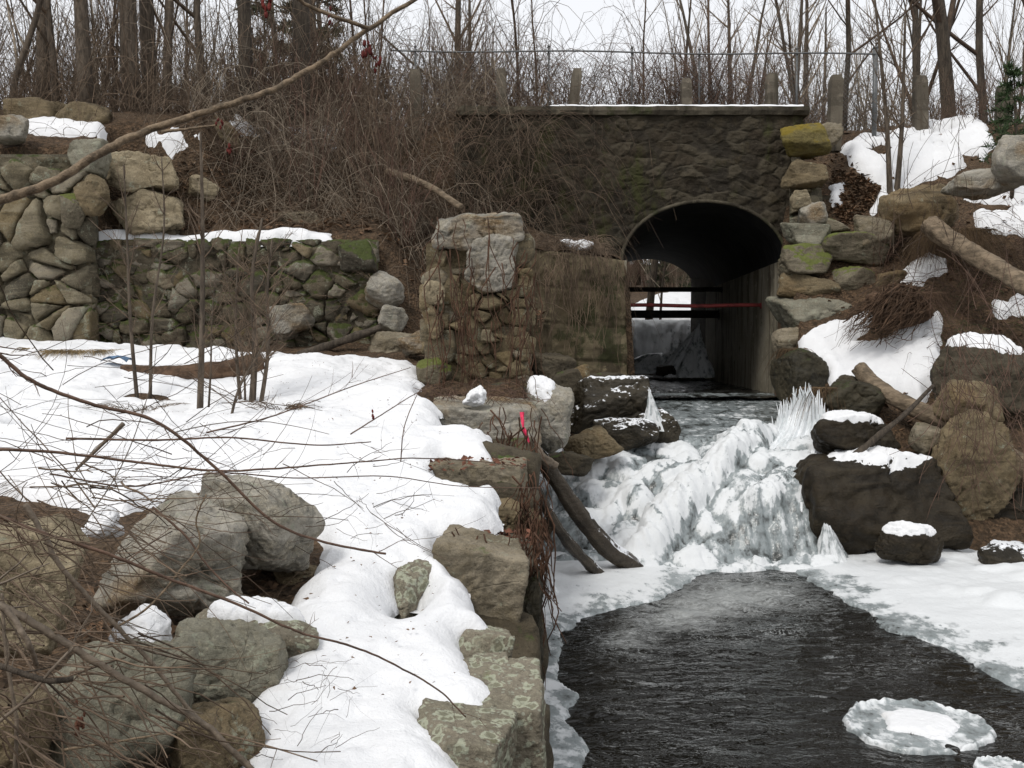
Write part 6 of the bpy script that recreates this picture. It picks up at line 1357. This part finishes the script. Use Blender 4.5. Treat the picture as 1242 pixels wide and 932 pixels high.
for nm, lab, pts, r0, r1, m, tw, sd in [
    ('cane', 'long arching cane crossing the left snow to the vine hung block', [(-40, 405, 3.2), (0, 432, 3.25), (42, 464, 3.3), (110, 490, 3.4), (190, 512, 3.5), (260, 566, 3.6), (330, 632, 3.7), (395, 658, 3.8), (468, 672, 3.9)], .0075, .0045, 'canered', 9, 11),
    ('cane', 'brown cane lying level across the left snow', [(80, 532, 4.0), (190, 534, 4.1), (280, 531, 4.2), (380, 540, 4.3), (450, 536, 4.5)], .005, .0025, 'canered', 6, 12),
    ('cane', 'lower level cane reaching from the left edge to the terrace blocks', [(-30, 545, 3.6), (60, 548, 3.7), (160, 560, 3.8), (260, 571, 3.9), (340, 568, 4.0), (420, 562, 4.2), (520, 556, 4.5), (640, 566, 4.9)], .0065, .002, 'canered', 8, 13),
    ('cane', 'thin cane running just under the level ones to the ribbon', [(60, 575, 3.7), (160, 590, 3.8), (260, 574, 3.9), (360, 580, 4.1), (470, 578, 4.3), (560, 590, 4.6), (660, 592, 5.0)], .0035, .0018, 'canered', 6, 14),
    ('cane', 'fine cane crossing the snow toward the broken stick', [(250, 525, 4.2), (330, 505, 4.3), (430, 468, 4.5), (498, 446, 4.6)], .004, .0015, 'canered', 7, 15),
    ('cane', 'thick grey cane running from the left edge down to the bottom', [(-40, 715, 2.6), (0, 734, 2.6), (60, 768, 2.65), (130, 812, 2.7), (200, 852, 2.75), (255, 885, 2.8), (330, 960, 2.85)], .0115, .0085, 'canegrey', 4, 16),
    ('cane', 'long cane from the left edge falling across the boulder to the bottom', [(30, 612, 2.9), (55, 652, 2.9), (72, 685, 2.9), (120, 738, 2.95), (180, 800, 3.0), (240, 872, 3.05), (320, 950, 3.1)], .008, .006, 'canegrey', 5, 17),
    ('cane', 'long red brown cane arching over the boulders onto the lower snow', [(-30, 610, 2.8), (0, 626, 2.8), (50, 646, 2.85), (120, 668, 2.9), (200, 700, 3.0), (290, 734, 3.1), (360, 766, 3.2), (420, 782, 3.3), (470, 802, 3.4), (530, 836, 3.5), (565, 870, 3.55)], .006, .0028, 'canered', 10, 18),
    ('cane', 'pale cane curling over the ochre face of the boulder', [(140, 762, 3.6), (182, 735, 3.6), (220, 690, 3.65), (242, 660, 3.7), (238, 630, 3.7), (250, 600, 3.7)], .0045, .003, 'cane', 3, 19),
    ('cane', 'cane bending from the top of the boulder down to the snow', [(185, 615, 4.0), (225, 650, 4.0), (250, 684, 4.0), (280, 715, 4.0), (302, 732, 4.0)], .005, .0035, 'canered', 3, 20),
    ('cane', 'pale cane at the lower left corner slanting upward', [(-20, 890, 2.5), (30, 850, 2.5), (65, 810, 2.5), (92, 782, 2.55)], .005, .003, 'canegrey', 2, 21),
    ('cane', 'thick short cane at the left edge bending downward', [(-20, 720, 2.4), (12, 745, 2.4), (34, 780, 2.4), (44, 806, 2.45)], .009, .006, 'canegrey', 2, 22),
    ('cane', 'dark cane along the bottom left edge', [(-20, 800, 2.5), (30, 818, 2.5), (60, 826, 2.5), (88, 824, 2.55)], .008, .007, 'barkdark', 2, 23),
    ('cane', 'cane standing upright in the lower left corner', [(15, 960, 2.6), (20, 880, 2.6), (8, 800, 2.6), (2, 720, 2.6)], .006, .004, 'canegrey', 2, 24),
    ('cane', 'level pale cane over the brown boulder at the bottom', [(75, 910, 2.8), (140, 900, 2.8), (200, 890, 2.85), (235, 886, 2.9)], .004, .002, 'cane', 2, 25),
    ('cane', 'thin upright cane beside the bushy sapling', [(100, 640, 4.6), (150, 560, 4.6), (182, 470, 4.7), (190, 420, 4.7)], .003, .0015, 'canegrey', 3, 26),
    ('cane', 'thin cane rising over the snow near the pillar', [(425, 527, 6.5), (460, 505, 6.5), (500, 480, 6.6), (525, 468, 6.6)], .005, .002, 'canered', 4, 27),
    ('cane', 'short upright twig with dead leaves on the middle snow', [(486, 560, 6.2), (490, 520, 6.2), (503, 485, 6.3), (512, 470, 6.3)], .004, .002, 'canered', 3, 28)]: cane(nm, lab, pts, r0, r1, m, tw, sd)
cl('leaf_cluster', 'redleaf', 31, at(453, 500, 6.4), 4, .028, 'dark curled leaf hanging over the middle snow'); cl('leaf_cluster', 'oakleaf', 32, at(95, 880, 2.7), 12, .022, 'brown curled leaf cluster in the lower left tangle')
# the finer tangle in the lower left corner
def tangle(n, seed, pxr, pyr, Yr, label, m, r, Lp=(60, 260), ang=(-.2, 1.1)):
    rs = np.random.RandomState(seed); mb = MB()
    for k in range(n):
        x, y = rs.uniform(*pxr), rs.uniform(*pyr); Y = rs.uniform(*Yr); a = rs.uniform(*ang) + (math.pi if rs.rand() < .3 else 0); L = rs.uniform(*Lp); bend = rs.normal() * .5; m_ = 9; t = np.linspace(0, 1, m_); aa = a + bend * t; dx = np.cumsum(np.cos(aa)) * L / m_; dy = np.cumsum(np.sin(aa)) * L / m_; yd = Y + .25 * rs.normal() * t
        P = np.array([at(x + i, y + j, q) for i, j, q in zip(dx, dy, yd)]) + np.cumsum(rs.normal(size=(m_, 3)), 0) * .004; rr = rs.uniform(*r); mb.tube(P, np.linspace(rr, rr * .5, m_), 5, cap=False)
        for b in range(rs.randint(0, 4)):
            i = rs.randint(2, m_ - 1); q = P[i] + np.array([rs.normal(), rs.normal() * .5, rs.normal()]) * .06; mb.tube(np.array([P[i], (P[i] + q) / 2 + rs.normal(size=3) * .008, q]), [rr * .4, rr * .3, rr * .2], 3, cap=False)
    stuff('bramble_tangle', mb, m, label, 'bramble')
tangle(150, 1, (-60, 150), (560, 800), (2.6, 4.6), 'dense brown bramble tangle at the left edge', 'twig', (.0012, .0036))
tangle(110, 2, (-60, 170), (760, 930), (2.4, 3.3), 'dense bramble tangle in the bottom left corner', 'twig', (.0014, .0040))
tangle(90, 3, (-40, 260), (430, 640), (3.0, 5.2), 'thin brambles arching over the left snow', 'twigdark', (.0010, .0026), (50, 220), (-.9, .9))
tangle(60, 4, (200, 480), (540, 660), (4.0, 6.0), 'fine twigs over the snow around the flat topped boulder', 'twigdark', (.0010, .0024), (30, 130), (-.9, .9))
tangle(40, 5, (260, 420), (800, 930), (3.2, 3.8), 'fine twigs poking from the lower snow', 'twigdark', (.0008, .0018), (20, 80), (-1.2, .2))
tangle(150, 6, (1140, 1250), (380, 560), (12.0, 12.6), 'bare reddish stalks drooping over the right boulders', 'twigred', (.003, .006), (40, 130), (.7, 2.2))
tangle(60, 7, (1060, 1180), (180, 330), (14.6, 15.6), 'thin bare twigs over the upper right snow', 'twigdark', (.003, .006), (30, 110), (-2.2, -.6))
